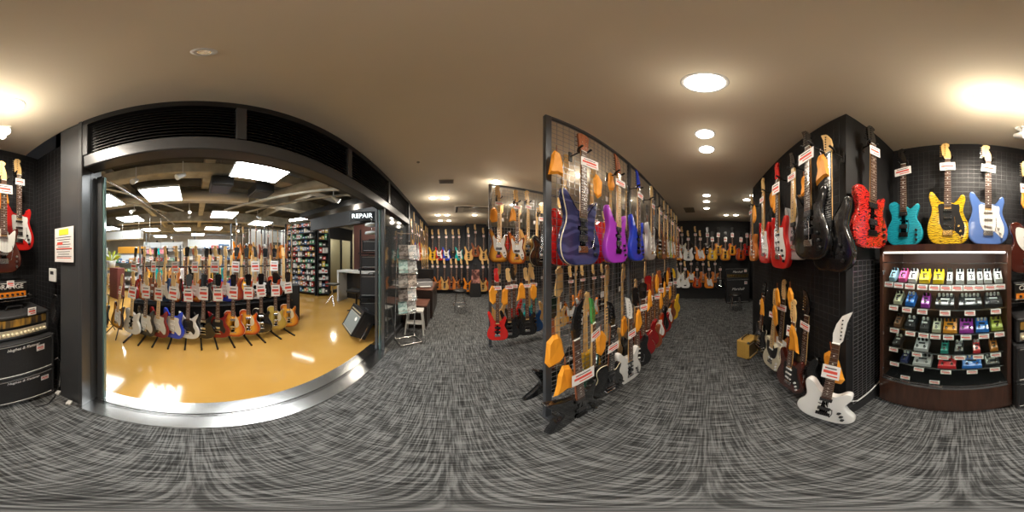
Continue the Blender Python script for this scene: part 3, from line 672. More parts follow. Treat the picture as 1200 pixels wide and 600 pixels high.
# ------------------------------------------------------------------ second rack with basses
G2 = 'guitars on the second grid rack'
hung('bass', 'tobacco', 584, 2.16, 1.36, 'tobacco burst bass with white guard at the end of the second rack', G2, guard='white', pups='p', board='maple', puc='black', scale=.93, headmat='maple_wood')
hung('bass', 'sunburst', 605, 2.16, 1.33, 'red-brown sunburst bass with white guard on the second rack', G2, guard='white', pups='p', board='rosewood', puc='black', scale=.93, headmat='maple_wood')
hung('bass', 'natural', 618, 2.20, 1.38, 'natural wood bass between the sunburst and the black semi', G2, guard=None, pups='j', board='maple', puc='black', scale=.92, headmat='maple_wood')
hung('semi', 'black', 634, 2.10, 1.29, 'black wide thinline bass near the first rack post', G2, pups='hh', puc='chrome', board='ebony', headmat='maple_wood', scale=1.05)
for i, (px, f) in enumerate([(655, 'orange'), (669, 'white'), (684, 'red'), (697, 'natural'), (707, 'black')]):
    guitar('bass', f, (x_on(2.16, px), 2.16, 1.36), 0, 1, f'{WORD[f]} bass guitar high on the second rack, {ordinal(i)} past the black semi', G2, guard='white' if i % 2 else None, pups='p', scale=.93)
for px, f, hm, gd in [(583, 'red', 'red', None), (597, 'black', 'maple_wood', None), (604.5, 'black', 'black', None), (618, 'black', 'maple_wood', 'black'), (628, 'deepblue', 'maple_wood', None)]:
    guitar('bass', f, (x_on(2.12, px), 2.12 + (.06 if px in (604.5, 628) else 0), .20), R(-14), 1, {583: 'red bass guitar standing low at the end of the second rack', 597: 'black bass with maple headstock low beside the red bass', 604.5: 'black bass tucked behind its neighbour low on the second rack', 618: 'black bass, fourth in the low row of the second rack', 628: 'dark blue bass, fifth in the low row of the second rack'}[px], G2, pups='j', puc='black', headmat=hm, scale=.90, lean=R(4), board='rosewood', guard=gd)
for i, (px, f) in enumerate([(655, 'natural'), (668, 'sunburst'), (682, 'white'), (695, 'orange'), (705, 'black')]):
    guitar('bass', f, (x_on(2.12, px), 2.12, .20), R(-14), 1, f'{WORD[f]} bass guitar low on the second rack, {ordinal(i)} past the dark blue one', G2, guard='white' if i % 2 else None, pups='p', scale=.90)
for i, (x, f) in enumerate([(.78, 'red'), (1.1, 'orangewood'), (1.45, 'green'), (1.8, 'white'), (2.2, 'black'), (2.7, 'natural')]):
    guitar('strat', f, (x, 2.45, 1.36), R(180), 0, f'{WORD[f]} guitar seen from behind high through the second rack, {ordinal(i)} from its end', 'guitars on the back of the second rack', side=f)
for i, (x, f) in enumerate([(.74, 'natural'), (1.02, 'red'), (1.3, 'teal'), (1.6, 'natural'), (1.95, 'sunburst'), (2.4, 'orange')]):
    guitar('bass', f, (x, 2.46, .25), R(180), 0, f'{WORD[f]} bass seen from behind low through the second rack, {ordinal(i)} from its end', 'guitars on the back of the second rack', side=f, scale=.9)
for px, gy, z, s, v, l in [(579, 2.2, 2.15, 1.1, 0, 'orange pouch by the tobacco burst bass'), (601, 2.12, 2.14, 1.0, 1, 'orange pouch by the sunburst bass neck'), (578, 2.16, 1.04, 1.3, 2, 'orange pouch over the red bass'), (593, 2.16, 1.0, 1.3, 0, 'orange pouch over the first low black bass'), (611, 2.14, 1.06, 1.3, 1, 'orange pouch in the middle of the low basses'), (625, 2.14, 1.02, 1.2, 2, 'orange pouch near the dark blue bass')]:
    bag(x_on(gy, px), gy, z, 0, l, v, s)

# ------------------------------------------------------------------ bass wall far end
GW = 'basses on the charcoal end wall'
for i, (px, f, y) in enumerate([(507, 'yellow', 6.22), (514.5, 'red', 6.22), (523, 'blue', 6.22), (531, 'black', 6.25), (538, 'teal', 6.2), (549, 'natural', 5.8), (557, 'mahogany', 5.86), (566.5, 'natural', 5.8)]):
    guitar('bass', f, (x_on(y, px), y, 1.28 if f != 'mahogany' else 1.42), R(0), 1, [
        'yellow bass at the corner end of the upper bass wall row', 'bright red bass beside the yellow one on the far bass wall', 'cobalt blue bass right of the red one on the bass wall', 'black bass between blue and teal ones on the bass wall', 'teal bass next to the pillar on the bass wall',
        'natural wood bass at the left of the pillar face', 'brown bass centred on the pillar face', 'natural wood bass at the right of the pillar face'][i], GW, guard='white' if f in ('red', 'blue', 'teal') else None, pups='j', puc='black', headmat='maple_wood', tagk=(.08, .08))
for i, (px, f, y) in enumerate([(507, 'black', 6.2), (513, 'orangewood', 6.1), (521, 'natural', 6.1), (529, 'mahogany', 6.15), (535, 'orangewood', 6.1), (541, 'black', 6.1), (548, 'orange', 5.75), (557, 'facegraphic', 5.7), (566, 'natural', 5.72), (573, 'redburst', 5.75)]):
    if f == 'facegraphic': continue
    guitar('bass', f, (x_on(y, px), y, .16), R(0), 1, f'{WORD[f]} bass in the lower bass wall row, {ordinal(i)} from the left corner', GW, guard=None, pups='j', puc='black', headmat='maple_wood', tagk=(.08, .08), lean=R(2))
t = thing('gig_bag', 'black gig bag with pink printed picture standing at the pillar', 'bag', (x_on(5.6, 557), 5.6, .0))
m_ = MB(); m_.prism(catmull([(0, 0), (-.17, .01), (-.20, .12), (-.17, .45), (-.15, .56), (-.07, .72), (-.055, 1.12), (0, 1.16), (.055, 1.12), (.07, .72), (.15, .56), (.17, .45), (.20, .12), (.17, .01)], 3), -.06, .06, 0); part('body', m_, tolex, t)
m_ = MB(); m_.prism([(-.15, .50), (.15, .50), (.13, .98), (-.13, .98)], -.068, -.058, 0); part('printed_panel', m_, finish('facegraphic'), t)
# side wall (storefront side) upper and lower rows
GS = 'guitars on the wall past the sliding glass'
for i, (y, f, s) in enumerate([(3.5, 'black', 'strat'), (3.78, 'natural', 'bass'), (4.05, 'blue', 'strat'), (4.32, 'white', 'strat'), (4.62, 'red', 'bass'), (4.92, 'yellow', 'bass'), (5.22, 'cream', 'strat'), (5.52, 'natural', 'bass'), (5.82, 'orange', 'bass'), (6.08, 'natural', 'bass')]):
    guitar(s, f, (-.88, y, 1.32), R(90), 1, f'{WORD[f]} {SHAPEWORD[s]} on the side wall past the glass, {ordinal(i)} from the glass', GS, guard='white' if i % 2 else None, pups='p' if s == 'bass' else 'sss', headmat='maple_wood')
for i, (y, f) in enumerate([(4.75, 'black'), (5.1, 'sunburst'), (5.45, 'natural'), (5.8, 'orangewood'), (6.05, 'white')]):
    guitar('bass', f, (-.86, y, .2), R(90), 1, f'{WORD[f]} bass low on the side wall past the desk, {ordinal(i)} from the desk', GS, pups='j', headmat='maple_wood')

# ------------------------------------------------------------------ far dark wall
GF = 'guitars in the upper row of the far black wall'
FW = [(795, 'sunburst', 'strat', 'white'), (799.5, 'cream', 'strat', 'white'), (806.7, 'white', 'strat', None), (815, 'black', 'strat', None), (820.7, 'orange', 'strat', 'white'), (829, 'black', 'lp', None), (834.7, 'lemonburst', 'lp', None), (841.7, 'honey', 'lp', None), (850, 'honey', 'lp', None), (858, 'cherryburst', 'lp', None), (868, 'redburst', 'lp', None), (875, 'red', 'lp', None)]
for i, (px, f, s, gd) in enumerate(FW):
    X = 5.16 if i % 2 == 0 else 5.30
    Y = y_on(X, px); n_ = ['by the first rack', 'second past the first rack', 'third past the first rack', 'fourth past the first rack', 'in the middle of the row', 'beside the yellow burst one', 'left of the middle pair', 'raised between two bursts', 'right of the middle', 'raised above the right group', 'second from the partition', 'nearest the partition'][i]
    guitar(s, f, (X, Y, 1.30 if i % 2 == 0 else 1.46), R(-90), 1, f'{WORD[f]} {SHAPEWORD[s]} on the far black wall, {n_}', GF, guard=gd, pups='sss' if s == 'strat' else 'hh', puc='white' if s == 'strat' else 'chrome', tagk=(.10, .14) if s == 'lp' else (.09, .08))
for i, (px, f, s) in enumerate([(793, 'white', 'strat'), (798, 'cream', 'strat'), (803, 'white', 'strat'), (810, 'orange', 'strat'), (817, 'redburst', 'lp'), (824, 'orangewood', 'lp'), (831, 'orange', 'strat'), (838, 'orangewood', 'tele'), (844, 'black', 'lp')]):
    X = 5.15 if i % 2 == 0 else 5.28
    guitar(s, f, (X, y_on(X, px), .42 if i % 2 == 0 else .58), R(-90), 1, f'{WORD[f]} {SHAPEWORD[s]} low on the far black wall, {ordinal(i)} from the first rack side', 'guitars in the lower row of the far black wall', guard='white' if s == 'strat' else None, tagk=(.09, .08), scale=.9)
for i in range(14):     # wall beyond rack, mostly hidden
    f = ['natural', 'red', 'black', 'sunburst', 'white', 'blue', 'orange'][i % 7]
    if i < 7: guitar('strat', f, (5.25, 1.35 + i * .62, 1.4), R(-90), 0, f'{WORD[f]} guitar glimpsed through both racks on the far wall, {ordinal(i)} from the dark aisle', 'guitars on the far wall behind both racks')

# ------------------------------------------------------------------ partition long face (front to +Y)
GP = 'guitars on the long face of the black partition'
def part_g(shape, fin, px, Y, zb, label, **k):
    X = Y / math.tan(az(px)); X = abs(X)
    return guitar(shape, fin, (X, -abs(Y), zb), R(180), label=label, group=GP, **k)
P_ = lambda px, Y: abs(Y) / math.tan(R((px - 828) * .3))
def pg(shape, fin, px, Y, zb, label, yaw=0, **k):
    return guitar(shape, fin, (P_(px, Y), -Y, zb), R(180 + yaw), label=label, group=GP, **k)
for g_, l_ in [(pg('strat', 'red', 897, .63, 1.37, 'red double-cutaway guitar, second of the red pair from the corner', guard='white', board='maple', headmat='maple_wood', scale=1.04), 'red guitar further from the partition corner'),
               (pg('strat', 'red', 914.5, .63, 1.34, 'red double-cutaway guitar nearer the corner, with silvery guard', guard='white', board='rosewood', headmat='red', puc='black', pups='hss', scale=1.07, tagk=(.12, .1)), 'red guitar nearer the partition corner'),
               (pg('super', 'silver', 933, .66, 1.42, 'silver white guitar between the red and black ones', board='maple', puc='black', pups='hh'), 'silver white guitar'),
               (pg('super', 'black', 951, .62, 1.43, 'black sharp-horned guitar with a long pale fretboard on the partition', board='rosewood', puc='black', pups='hh', hw='chrome', scale=1.06, tagk=(.15, .09)), 'black guitar with pale fretboard'),
               (pg('super', 'black', 975, .66, 1.36, 'black guitar nearest the partition corner', board='ebony', puc='black', hw='black', pups='hh', headmat='maple_wood', head='pointy', tagk=None), 'black guitar nearest the partition corner'),
               (pg('tele', 'orangewood', 883, .64, 1.38, 'orange wood guitar, first at the far end of the partition', board='rosewood'), 'orange wood guitar')]:
    hanger(g_, .09, 'black yoke hanger holding the ' + l_, 'guitar hangers')
LP_ = 'guitars standing low along the black partition'
g = guitar('offset', 'white', (.655, -.565, .125), R(180 + 22), 2, 'white guitar leaning low at the partition corner', LP_, board='rosewood', head='revers', headmat='white', pups='hh', puc='black', hw='black', lean=R(6), roll=R(4), tagk=(.10, .11), tagz=.56, scale=1.03)
pg_low = [('strat', 'brown', 925, .62, .12, 'very dark brown double-cutaway guitar low on the partition', dict(board='rosewood', headmat='maple_wood', guard='black', pups='sss', puc='white', tagk=(.10, .1))),
          ('tele', 'cream', 904, .62, .15, 'cream guitar with tortoise guard low on the partition', dict(board='maple', guard='black', headmat='maple_wood', pups='ss', puc='white')),
          ('lp', 'black', 891, .62, .20, 'black guitar low beside the small tweed amplifier', dict(board='rosewood', pups='hh', puc='chrome')),
          ('strat', 'sunburst', 914.5, .68, .25, 'sunburst guitar tucked low between cream and brown ones', dict(guard='white')),
          ('strat', 'black', 941, .68, .2, 'black guitar low between the brown and white ones', dict(pups='hh', puc='black', head='pointy'))]
for s, f, px, Y, z, l, k in pg_low:
    guitar(s, f, (P_(px, Y), -Y, z), R(180 + 8), 2, l, LP_, lean=R(5), **k)
for px, Y, z, s, v, l in [(908, .70, 2.16, 1.2, 0, 'orange pouch between the two red guitars'), (962, .62, 2.14, 1.1, 1, 'orange pouch right of the pale fretboard'), (904, .70, 2.2, 1, 2, 'orange pouch behind the further red guitar'), (942, .68, 2.1, .9, 1, 'orange pouch left of the pale fretboard'), (884, .60, 2.12, 1.2, 0, 'orange pouch at the far end of the partition'),
                          (893, .60, .98, 1.05, 1, 'orange pouch low beside the tweed amplifier'), (908, .62, .98, 1.05, 2, 'orange pouch by the cream guitar'), (911, .66, 1.14, .95, 0, 'orange pouch high over the cream guitar'), (929, .62, .90, 1.3, 1, 'orange pouch by the dark brown guitar'), (926, .68, 1.18, 1.0, 2, 'orange pouch high over the dark brown guitar'), (974, .68, .80, 1.5, 0, 'long orange pouch behind the low white guitar')]:
    bag(P_(px, Y), -Y, z, R(180), l, v, s, ry=R(-6))
# end face: red quilt
g = guitar('tele', 'redquilt', (.575, -.90, 1.50), R(-90 - 10), 2, 'red quilted guitar on the end of the black partition', None, board='rosewood', headmat='black', pups='hh', puc='black', hw='black', tagk=(.09, .08), tagz=.70, roll=0, scale=1.04)
hanger(g, .06, 'black yoke hanger holding the red quilted guitar', 'guitar hangers')

# ------------------------------------------------------------------ display wall over the pedal case
GD = 'guitars above the pedal case'
def dw(shape, fin, px, Y, zb, label, **k):
    x = -Y * math.tan(R((px - 1128) * .3)); g = guitar(shape, fin, (x, -Y, zb), R(180), 2, label, GD, **k)
    hanger(g, .08, 'black yoke hanger holding the ' + label.split(' on ')[0], 'guitar hangers'); return g
# front faces +Y so mirrored x: viewer sees local +x on the left side of the room axis
dw('tele', 'tealquilt', 1060, 1.30, 1.535, 'turquoise flamed guitar on the left of the case top', board='rosewood', headmat='black', pups='hh', puc='black', hw='black', tagk=(.15, .08), scale=1.0)
dw('strat', 'tigeryellow', 1111, 1.30, 1.54, 'yellow tiger striped guitar on the middle of the case top', board='rosewood', guard='black', headmat='natural', pups='sss', puc='black', hw='gold', tagk=(.12, .08), scale=1.0)
dw('strat', 'lakeblue', 1157.5, 1.30, 1.54, 'soft blue guitar with white guard on the right of the case top', board='rosewood', guard='white', headmat='maple_wood', pups='sss', puc='white', hw='chrome', tagk=(.12, .08), scale=.98)
dw('tele', 'brown', 1203, 1.20, 1.315, 'dark brown single-cutaway guitar with big white guard beside the case', board='rosewood', guard='white', headmat='maple_wood', pups='ss', puc='chrome', tagk=(.14, .08), scale=1.0)
dw('strat', 'red', 1221, 1.36, 1.50, 'red guitar with white guard in the corner beside the column', board='rosewood', guard='white', headmat='maple_wood', pups='hss', puc='black', tagk=(.09, .07), scale=1.0)
bag(-.58, -1.39, 2.12, R(180), 'orange pouch behind the corner red guitar', 0, 1.1)

# ------------------------------------------------------------------ pedal display case (front faces +y)
CX0, CX1 = -1.02 * math.tan(R((1186 - 1128) * .3)), 1.02 * math.tan(R((1128 - 1030) * .3))
CW = CX1 - CX0; CC = (CX0 + CX1) / 2; CFY, CBY = -1.03, -1.44
def bulge(x): return .035 * (1 - ((x - CC) / (CW / 2)) ** 2)       # gently bowed front
case = thing('display_case', 'walnut display case with bowed glass front full of effect pedals', 'display case', (CC, -1.24, 0))
def cpart(name, mb, m): return part(name, mb, m, case, (-CC, 1.24, 0))
def slab(mb, z0, z1, back, inset=0.0, mi=0, x0=CX0, x1=CX1, front=0.0):
    n = 14; xs = [x0 + (x1 - x0) * i / n for i in range(n + 1)]
    pts = [(x, CFY + bulge(x) - inset + front) for x in xs] + [(x1, back), (x0, back)]
    k = len(pts)
    mb.add([(x, y, z0) for x, y in pts] + [(x, y, z1) for x, y in pts], [tuple(range(k))[::-1], tuple(range(k, 2 * k))] + [(i, (i + 1) % k, k + (i + 1) % k, k + i) for i in range(k)], mi)
def strip(mb, z0, z1, off, th=.006, mi=0, x0=CX0 + .03, x1=CX1 - .03, n=14):
    xs = [x0 + (x1 - x0) * i / n for i in range(n + 1)]
    f = [(x, CFY + bulge(x) + off) for x in xs]; bk = [(x, y - th) for x, y in f][::-1]; pts = f + bk; k = len(pts)
    mb.add([(x, y, z0) for x, y in pts] + [(x, y, z1) for x, y in pts], [tuple(range(k))[::-1], tuple(range(k, 2 * k))] + [(i, (i + 1) % k, k + (i + 1) % k, k + i) for i in range(k)], mi)
ZTOP = 1.525
mb = MB(); slab(mb, .0, .06, CBY, .03); slab(mb, .06, .375, CBY); cpart('base', mb, walnut)
mb = MB(); slab(mb, ZTOP - .045, ZTOP, CBY); cpart('top_panel', mb, walnut)
cpart('side_panel', MB().bbox((CX1 - .015, (CFY + CBY) / 2, .95), (.03, CFY - CBY, 1.15), .003), walnut)
cpart('side_panel', MB().bbox((CX0 + .015, (CFY + CBY) / 2, .95), (.03, CFY - CBY, 1.15), .003), walnut)
cpart('back_panel', MB().box((CC, CBY + .012, .95), (CW - .06, .012, 1.15)), pbr('case_back_brown', (.11, .055, .035), .35))
mb = MB(); strip(mb, .378, .405, .004, .012); strip(mb, .412, .422, .0, .010); cpart('door_track', mb, steel)
mb = MB(); strip(mb, 1.40, 1.408, -.003, .006); cpart('upper_rail', mb, steel)
mb = MB(); strip(mb, .42, 1.40, -.006, .003); gl = cpart('sliding_glass', mb, glass_m)
cpart('door_handle', MB().bbox((CC + .005, CFY + .038, .405), (.02, .012, .03), .003), steel)
for z in (.50, .86, 1.33): cpart('hinge', MB().bbox((CX1 - .03, CFY + .004, z), (.012, .008, .03), .002), steel)
SHZ = [1.262, 1.09, .905, .725, .575]
glass_shelf = pbr('shelf_glass_edge', (0.55, 0.60, 0.58), 0.15, 0.2, 0.4)
for z in SHZ:
    mb = MB(); slab(mb, z - .008, z, CBY + .02, .05, 0, CX0 + .03, CX1 - .03); sh_ = cpart('shelf', mb, glass_m); mb = MB(); strip(mb, z - .009, z + .001, -.049, .004); part('front_edge', mb, steel, sh_)
mb = MB(); slab(mb, .376, .40, CBY + .02, .03, 0, CX0 + .03, CX1 - .03); cpart('inner_floor', mb, black)
def cx(px, y=1.08): return -(-y) * 0 + y * math.tan(R((1128 - px) * .3))
pcols = dict(white=(.82, .82, .80), yellow=(.92, .68, .01), pink=(.80, .12, .35), lightblue=(.35, .60, .72), blue=(.02, .20, .72), purple=(.45, .05, .50), orange=(.90, .36, .02), green=(.45, .55, .08), cream=(.66, .66, .45), black=(.02, .02, .022), silver=(.62, .62, .63), red=(.70, .02, .03), teal=(.03, .32, .26), amber=(.55, .20, .02), brown=(.20, .09, .04), navy=(.02, .03, .12))
def pedal_mesh(w, col):
    """sloped stomp box, wide ones get several switches; front towards -y"""
    def f():
        mb = MB(); d, h0, h1 = .085, .026, .044
        w2 = w / 2; c = .004
        v = [(-w2, -d / 2, 0), (w2, -d / 2, 0), (w2, d / 2, 0), (-w2, d / 2, 0), (-w2 + c, -d / 2 + c, h0), (w2 - c, -d / 2 + c, h0), (w2 - c, d / 2 - c, h1), (-w2 + c, d / 2 - c, h1)]
        mb.add(v, [(0, 3, 2, 1), (4, 5, 6, 7), (0, 1, 5, 4), (1, 2, 6, 5), (2, 3, 7, 6), (3, 0, 4, 7)], 0)
        mb.box((0, 0, h0 + .0105), (w * .45, .012, .002), 1)
        return mb.mesh('housing', [pbr('pedal_' + col, pcols[col], .3, .2 if col in ('silver',) else 0, .4), ink_black if col not in ('black', 'navy') else card])
    return cached(('pd', w, col), f)
part('added_light_strip', MB().box((CC - CC, CFY + .02 + 1.24, 1.473), (CW - .10, .018, .012)), lampm('added_case_light', (1, .95, .85), 1.6), case)  # glowing strip added to brighten the pedals, not a known case fitting
case_fill = bpy.data.lights.new('lamp', 'AREA'); case_fill.shape = 'RECTANGLE'; case_fill.size = CW - .12; case_fill.size_y = .02; case_fill.energy = 2.6; case_fill.color = (1, .96, .9); link('lamp', case_fill, case, (0, CFY + .02 + 1.24, 1.462), (R(-12), 0, 0))  # added fill light for the case interior
kn_m = cached('pk', lambda: MB().cyl((0, 0, 0), (0, 0, .016), .0095, .008, 10).mesh('knob', [black]))
kn_w = cached('pkw', lambda: MB().cyl((0, 0, 0), (0, 0, .016), .0095, .008, 10).mesh('knob', [white]))
fs_m = cached('pf', lambda: MB().cyl((0, 0, 0), (0, 0, .006), .009, n=10).cyl((0, 0, .006), (0, 0, .016), .006, n=10).mesh('footswitch', [chrome]))
def pedal(px, row, w, col, label, tilt=None):
    z = SHZ[row]; x = cx(px); y = -1.135 + bulge(x)
    p = thing('effect_pedal', label, 'effect pedal', (x, y, z + .003), R(180), 'effect pedals in the glass case', rx=0); p.scale = (1.06, 1.2, 1.2)
    ang = R((30, 28, 24, 20, 18)[row])
    M = Euler((ang, 0, 0)); up = .0425 * math.sin(ang)
    def put(name, me, loc):
        v = Vector(loc); v.rotate(M); o = link(name, me, p, (v.x, v.y, v.z + up), (ang, 0, 0)); return o
    put('housing', pedal_mesh(w, col), (0, 0, 0))
    n = 1 if w < .08 else max(2, int(w / .05))
    for i in range(n): put('footswitch', fs_m, ((i - (n - 1) / 2) * w / n, -.026, .028))
    kn = max(2, int(w / .028))
    for i in range(kn): put('knob', kn_w if col in ('black', 'navy', 'red', 'blue') else kn_m, ((i - (kn - 1) / 2) * w * .85 / kn, .024, .040))
    return p
def plabel(px, row, label, w=.068, h=.036, dz=0):
    x = cx(px, 1.06); y = -1.062 + bulge(x)
    return tag(link('shelf_label', tag_mesh(w, h), None, (x, y, SHZ[row] - .018 + dz), (R(-12), 0, R(180))), label, 'label', 'shelf labels in the glass case')
rowsP = [
 [(1046, .05, 'lightblue', 'pale blue pedal'), (1058, .055, 'pink', 'pink pedal'), (1070, .055, 'white', 'white pedal beside the pink one'), (1084, .068, 'yellow', 'first yellow pedal beside a white one'), (1100, .068, 'yellow', 'second yellow pedal, right of its twin'), (1113, .036, 'white', 'narrow white pedal beside the yellow pair'), (1125, .052, 'white', 'white pedal with a red mark, in the middle'), (1138, .052, 'white', 'white pedal with large black knobs'), (1148.5, .036, 'white', 'narrow white pedal among the right group'), (1158, .050, 'white', 'white pedal, second from the right'), (1170.5, .052, 'white', 'white pedal at the right end')],
 [(1052, .055, 'cream', 'cream pedal'), (1067, .06, 'blue', 'glossy blue pedal'), (1085, .055, 'purple', 'magenta pedal'), (1107.5, .115, 'black', 'wide black pedal left of the two others'), (1137, .14, 'black', 'widest black pedal in the middle'), (1164.5, .11, 'black', 'wide black pedal at the right end')],
 [(1052, .05, 'brown', 'small brown pedal'), (1067, .07, 'black', 'dark pedal with chrome switches'), (1084, .06, 'black', 'dark pedal beside the cream green one'), (1098, .055, 'cream', 'pale green pedal'), (1113.5, .085, 'orange', 'wide orange pedal'), (1132.5, .085, 'purple', 'wide violet pedal'), (1151, .08, 'blue', 'wide bright blue pedal'), (1168.5, .075, 'green', 'olive green pedal')],
 [(1051, .06, 'black', 'black pedal at the left end'), (1080, .09, 'silver', 'wide silver pedal'), (1107, .048, 'teal', 'teal and cream pedal'), (1124, .06, 'black', 'low black pedal in the middle'), (1144.5, .046, 'red', 'small red pedal'), (1165, .05, 'amber', 'amber brown pedal')],
 [(1060, .05, 'navy', 'dark navy pedal'), (1081, .115, 'silver', 'wide silver multi-switch pedal'), (1110, .11, 'red', 'wide red pedal'), (1139, .12, 'blue', 'wide metallic blue pedal'), (1163, .09, 'black', 'wide black pedal with white ends')]]
SN = ['top shelf', 'second shelf', 'third shelf', 'fourth shelf', 'lowest shelf']
for r_, row_ in enumerate(rowsP):
    for px, w, c_, l in row_: pedal(px, r_, w * (1.05 if r_ else 1.0), c_, f'{l} on the {SN[r_]} of the case')
LBL = [[1042, 1054, 1067.5, 1082, 1096, 1109, 1122, 1135, 1147, 1160, 1172], [1048, 1064, 1082, 1108, 1136.5, 1166.5], [1049, 1068, 1083.5, 1097, 1112, 1132, 1152.5, 1171], [1048, 1076, 1106, 1125, 1146, 1166.5], [1049, 1078, 1109, 1139, 1165.5]]
for r_, L in enumerate(LBL):
    for i, px in enumerate(L):
        plabel(px, r_, f'white price label under the {SN[r_]} of the case, {ordinal(i)} from the left')
for i, px in enumerate([1062, 1096]):
    x = cx(px, 1.06)
    tag(link('shelf_label', tag_mesh(.068, .036), None, (x, -1.062 + bulge(x), .43), (R(-12), 0, R(180))), f'white price label lying at the case bottom, {ordinal(i)} from the left', 'label', 'shelf labels in the glass case')

# ------------------------------------------------------------------ amplifiers
def cab(name, label, loc, rz, w, h, d, cloth, script=None, ssize=.05, sz=.82, sx=0.0, corners=True, cat='amplifier', group=None, rx=0, tolexm=None, scol=None, shear=0, handle=True, panel=None):
    t = thing(name, label, cat, loc, rz, group, rx=rx); tm = tolexm or tolex
    mb = MB(); bd = .02
    mb.bbox((0, .02, h / 2), (w, d - .04, h), .008)
    fy = -d / 2
    mb.bbox((0, fy + .02, h - bd / 2), (w, .05, bd), .006); mb.bbox((0, fy + .02, bd / 2), (w, .05, bd), .006)
    for s_ in (-1, 1): mb.bbox((s_ * (w / 2 - bd / 2), fy + .02, h / 2), (bd, .05, h), .006)
    part('cabinet', mb, tm, t)
    top = h - bd - (panel or 0)
    part('grille_cloth', MB().box((0, fy + .012, (bd + top) / 2), (w - 2 * bd, .012, top - bd)), cloth, t)
    mb = MB(); zz = top - .004
    for z_ in (zz, bd + .004): part('piping', MB().box((0, fy + .004, z_), (w - 2 * bd, .004, .004)), white if panel is None else cream_m, t)
    if corners:
        for sx_ in (-1, 1):
            for z_ in (0, h):
                part('corner_guard', MB().bbox((sx_ * (w / 2 - .012), fy + .008, abs(z_ - .012)), (.032, .032, .032), .008), black, t)
    if handle: part('handle', MB().tube([(-.09, .03, h), (-.075, .03, h + .03), (.075, .03, h + .03), (.09, .03, h)], .009, 8), black, t)
    for s_ in (-1, 1):
        for yy in (-1, 1): part('foot', MB().cyl((s_ * (w / 2 - .05), yy * (d / 2 - .05), -.012), (s_ * (w / 2 - .05), yy * (d / 2 - .05), .001), .016, n=10), black, t)
    if script: text(script, ssize, scol or white, t, (sx, fy + .001, sz * h), shear=shear, depth=.003)
    return t
def head_amp(label, loc, rz, w, h, d, face, script, ssize, knobs=8, kc=None, group=None, shear=0, fz=.3, scol=None, glow=None):
    t = thing('amplifier_head', label, 'amplifier head', loc, rz, group); fy = -d / 2
    mb = MB(); mb.bbox((0, .015, h / 2), (w, d - .03, h), .01); mb.bbox((0, fy + .02, h - .012), (w, .05, .024), .006); mb.bbox((0, fy + .02, .01), (w, .05, .02), .006)
    for s_ in (-1, 1): mb.bbox((s_ * (w / 2 - .012), fy + .02, h / 2), (.024, .05, h), .006)
    part('cabinet', mb, tolex, t)
    part('control_panel', MB().box((0, fy + .008, h * fz), (w - .05, .01, h * .34)), face, t)
    for i in range(knobs): part('knob', MB().cyl((-w * .4 + i * w * .8 / (knobs - 1), fy + .003, h * fz), (-w * .4 + i * w * .8 / (knobs - 1), fy - .014, h * fz), .013, .011, 12), kc or black, t)
    if glow: part('valve_window', MB().box((0, fy + .008, h * .68), (w - .06, .008, h * .30)), glow, t)
    if script: text(script, ssize, scol or white, t, (0, fy - .001, h * (.70 if not glow else .9)), shear=shear, depth=.003)
    part('handle', MB().tube([(-.08, 0, h), (-.065, 0, h + .025), (.065, 0, h + .025), (.08, 0, h)], .008, 8), black, t)
    for s_ in (-1, 1): part('foot', MB().cyl((s_ * (w / 2 - .05), 0, -.012), (s_ * (w / 2 - .05), 0, .001), .014, n=10), black, t)
    return t
grille_black = noise_mat('black_grille_cloth', (.010, .010, .011), (.028, .028, .030), (300, 300, 300), .7)
grille_grey = noise_mat('silver_grille_cloth', (.17, .19, .18), (.27, .29, .28), (200, 200, 200), .8)
script_m = pbr('silver_script', (.8, .8, .8), .3, .3)
HX = -.585
def tagcard(x, y, z, rz, label, w=.07, h=.055, group=None, rx=0):
    return tag(link('price_tag', tag_mesh(w, h), None, (x, y, z), (rx, 0, rz)), label, 'price tag', group)
cab('speaker_cabinet', 'black speaker cabinet on the floor beside the pedal case, lower of its stack', (HX, -1.14, .055), R(180), .50, .365, .33, grille_black, 'Hughes & Kettner', .035, .86, -.02, scol=script_m, shear=.3, cat='speaker cabinet', handle=False)
cab('speaker_cabinet', 'black speaker cabinet beside the pedal case, upper of its stack', (HX, -1.14, .432), R(180), .50, .365, .33, grille_black, 'Hughes & Kettner', .035, .84, -.02, scol=script_m, shear=.3, cat='speaker cabinet', handle=False)
h_ = head_amp('black amplifier head with cream knobs and amber valve window on the cabinets', (HX, -1.16, .81), R(180), .47, .20, .28, pbr('chrome_panel', (.55, .52, .42), .3, .5), None, .04, 12, cream_m, glow=noise_mat('painted_valve_glow', (.42, .25, .05), (.06, .05, .04), (22, 1, 5), .12, .2, .8, .42, .6, 1), fz=.22)  # valve glow and yellow glints painted as mottled amber, no emission
tagcard(-.70, -.968, .70, R(180), 'white price tag on the upper black speaker cabinet'); tagcard(-.74, -.968, .33, R(180), 'white price tag on the lower black speaker cabinet')
tagcard(-.64, -.99, 1.035, R(180), 'white price tag standing on the amber windowed head', .07, .06); tagcard(-.52, -1.10, 1.24, R(180), 'white price tag on the small head with big white letters', .06, .05)
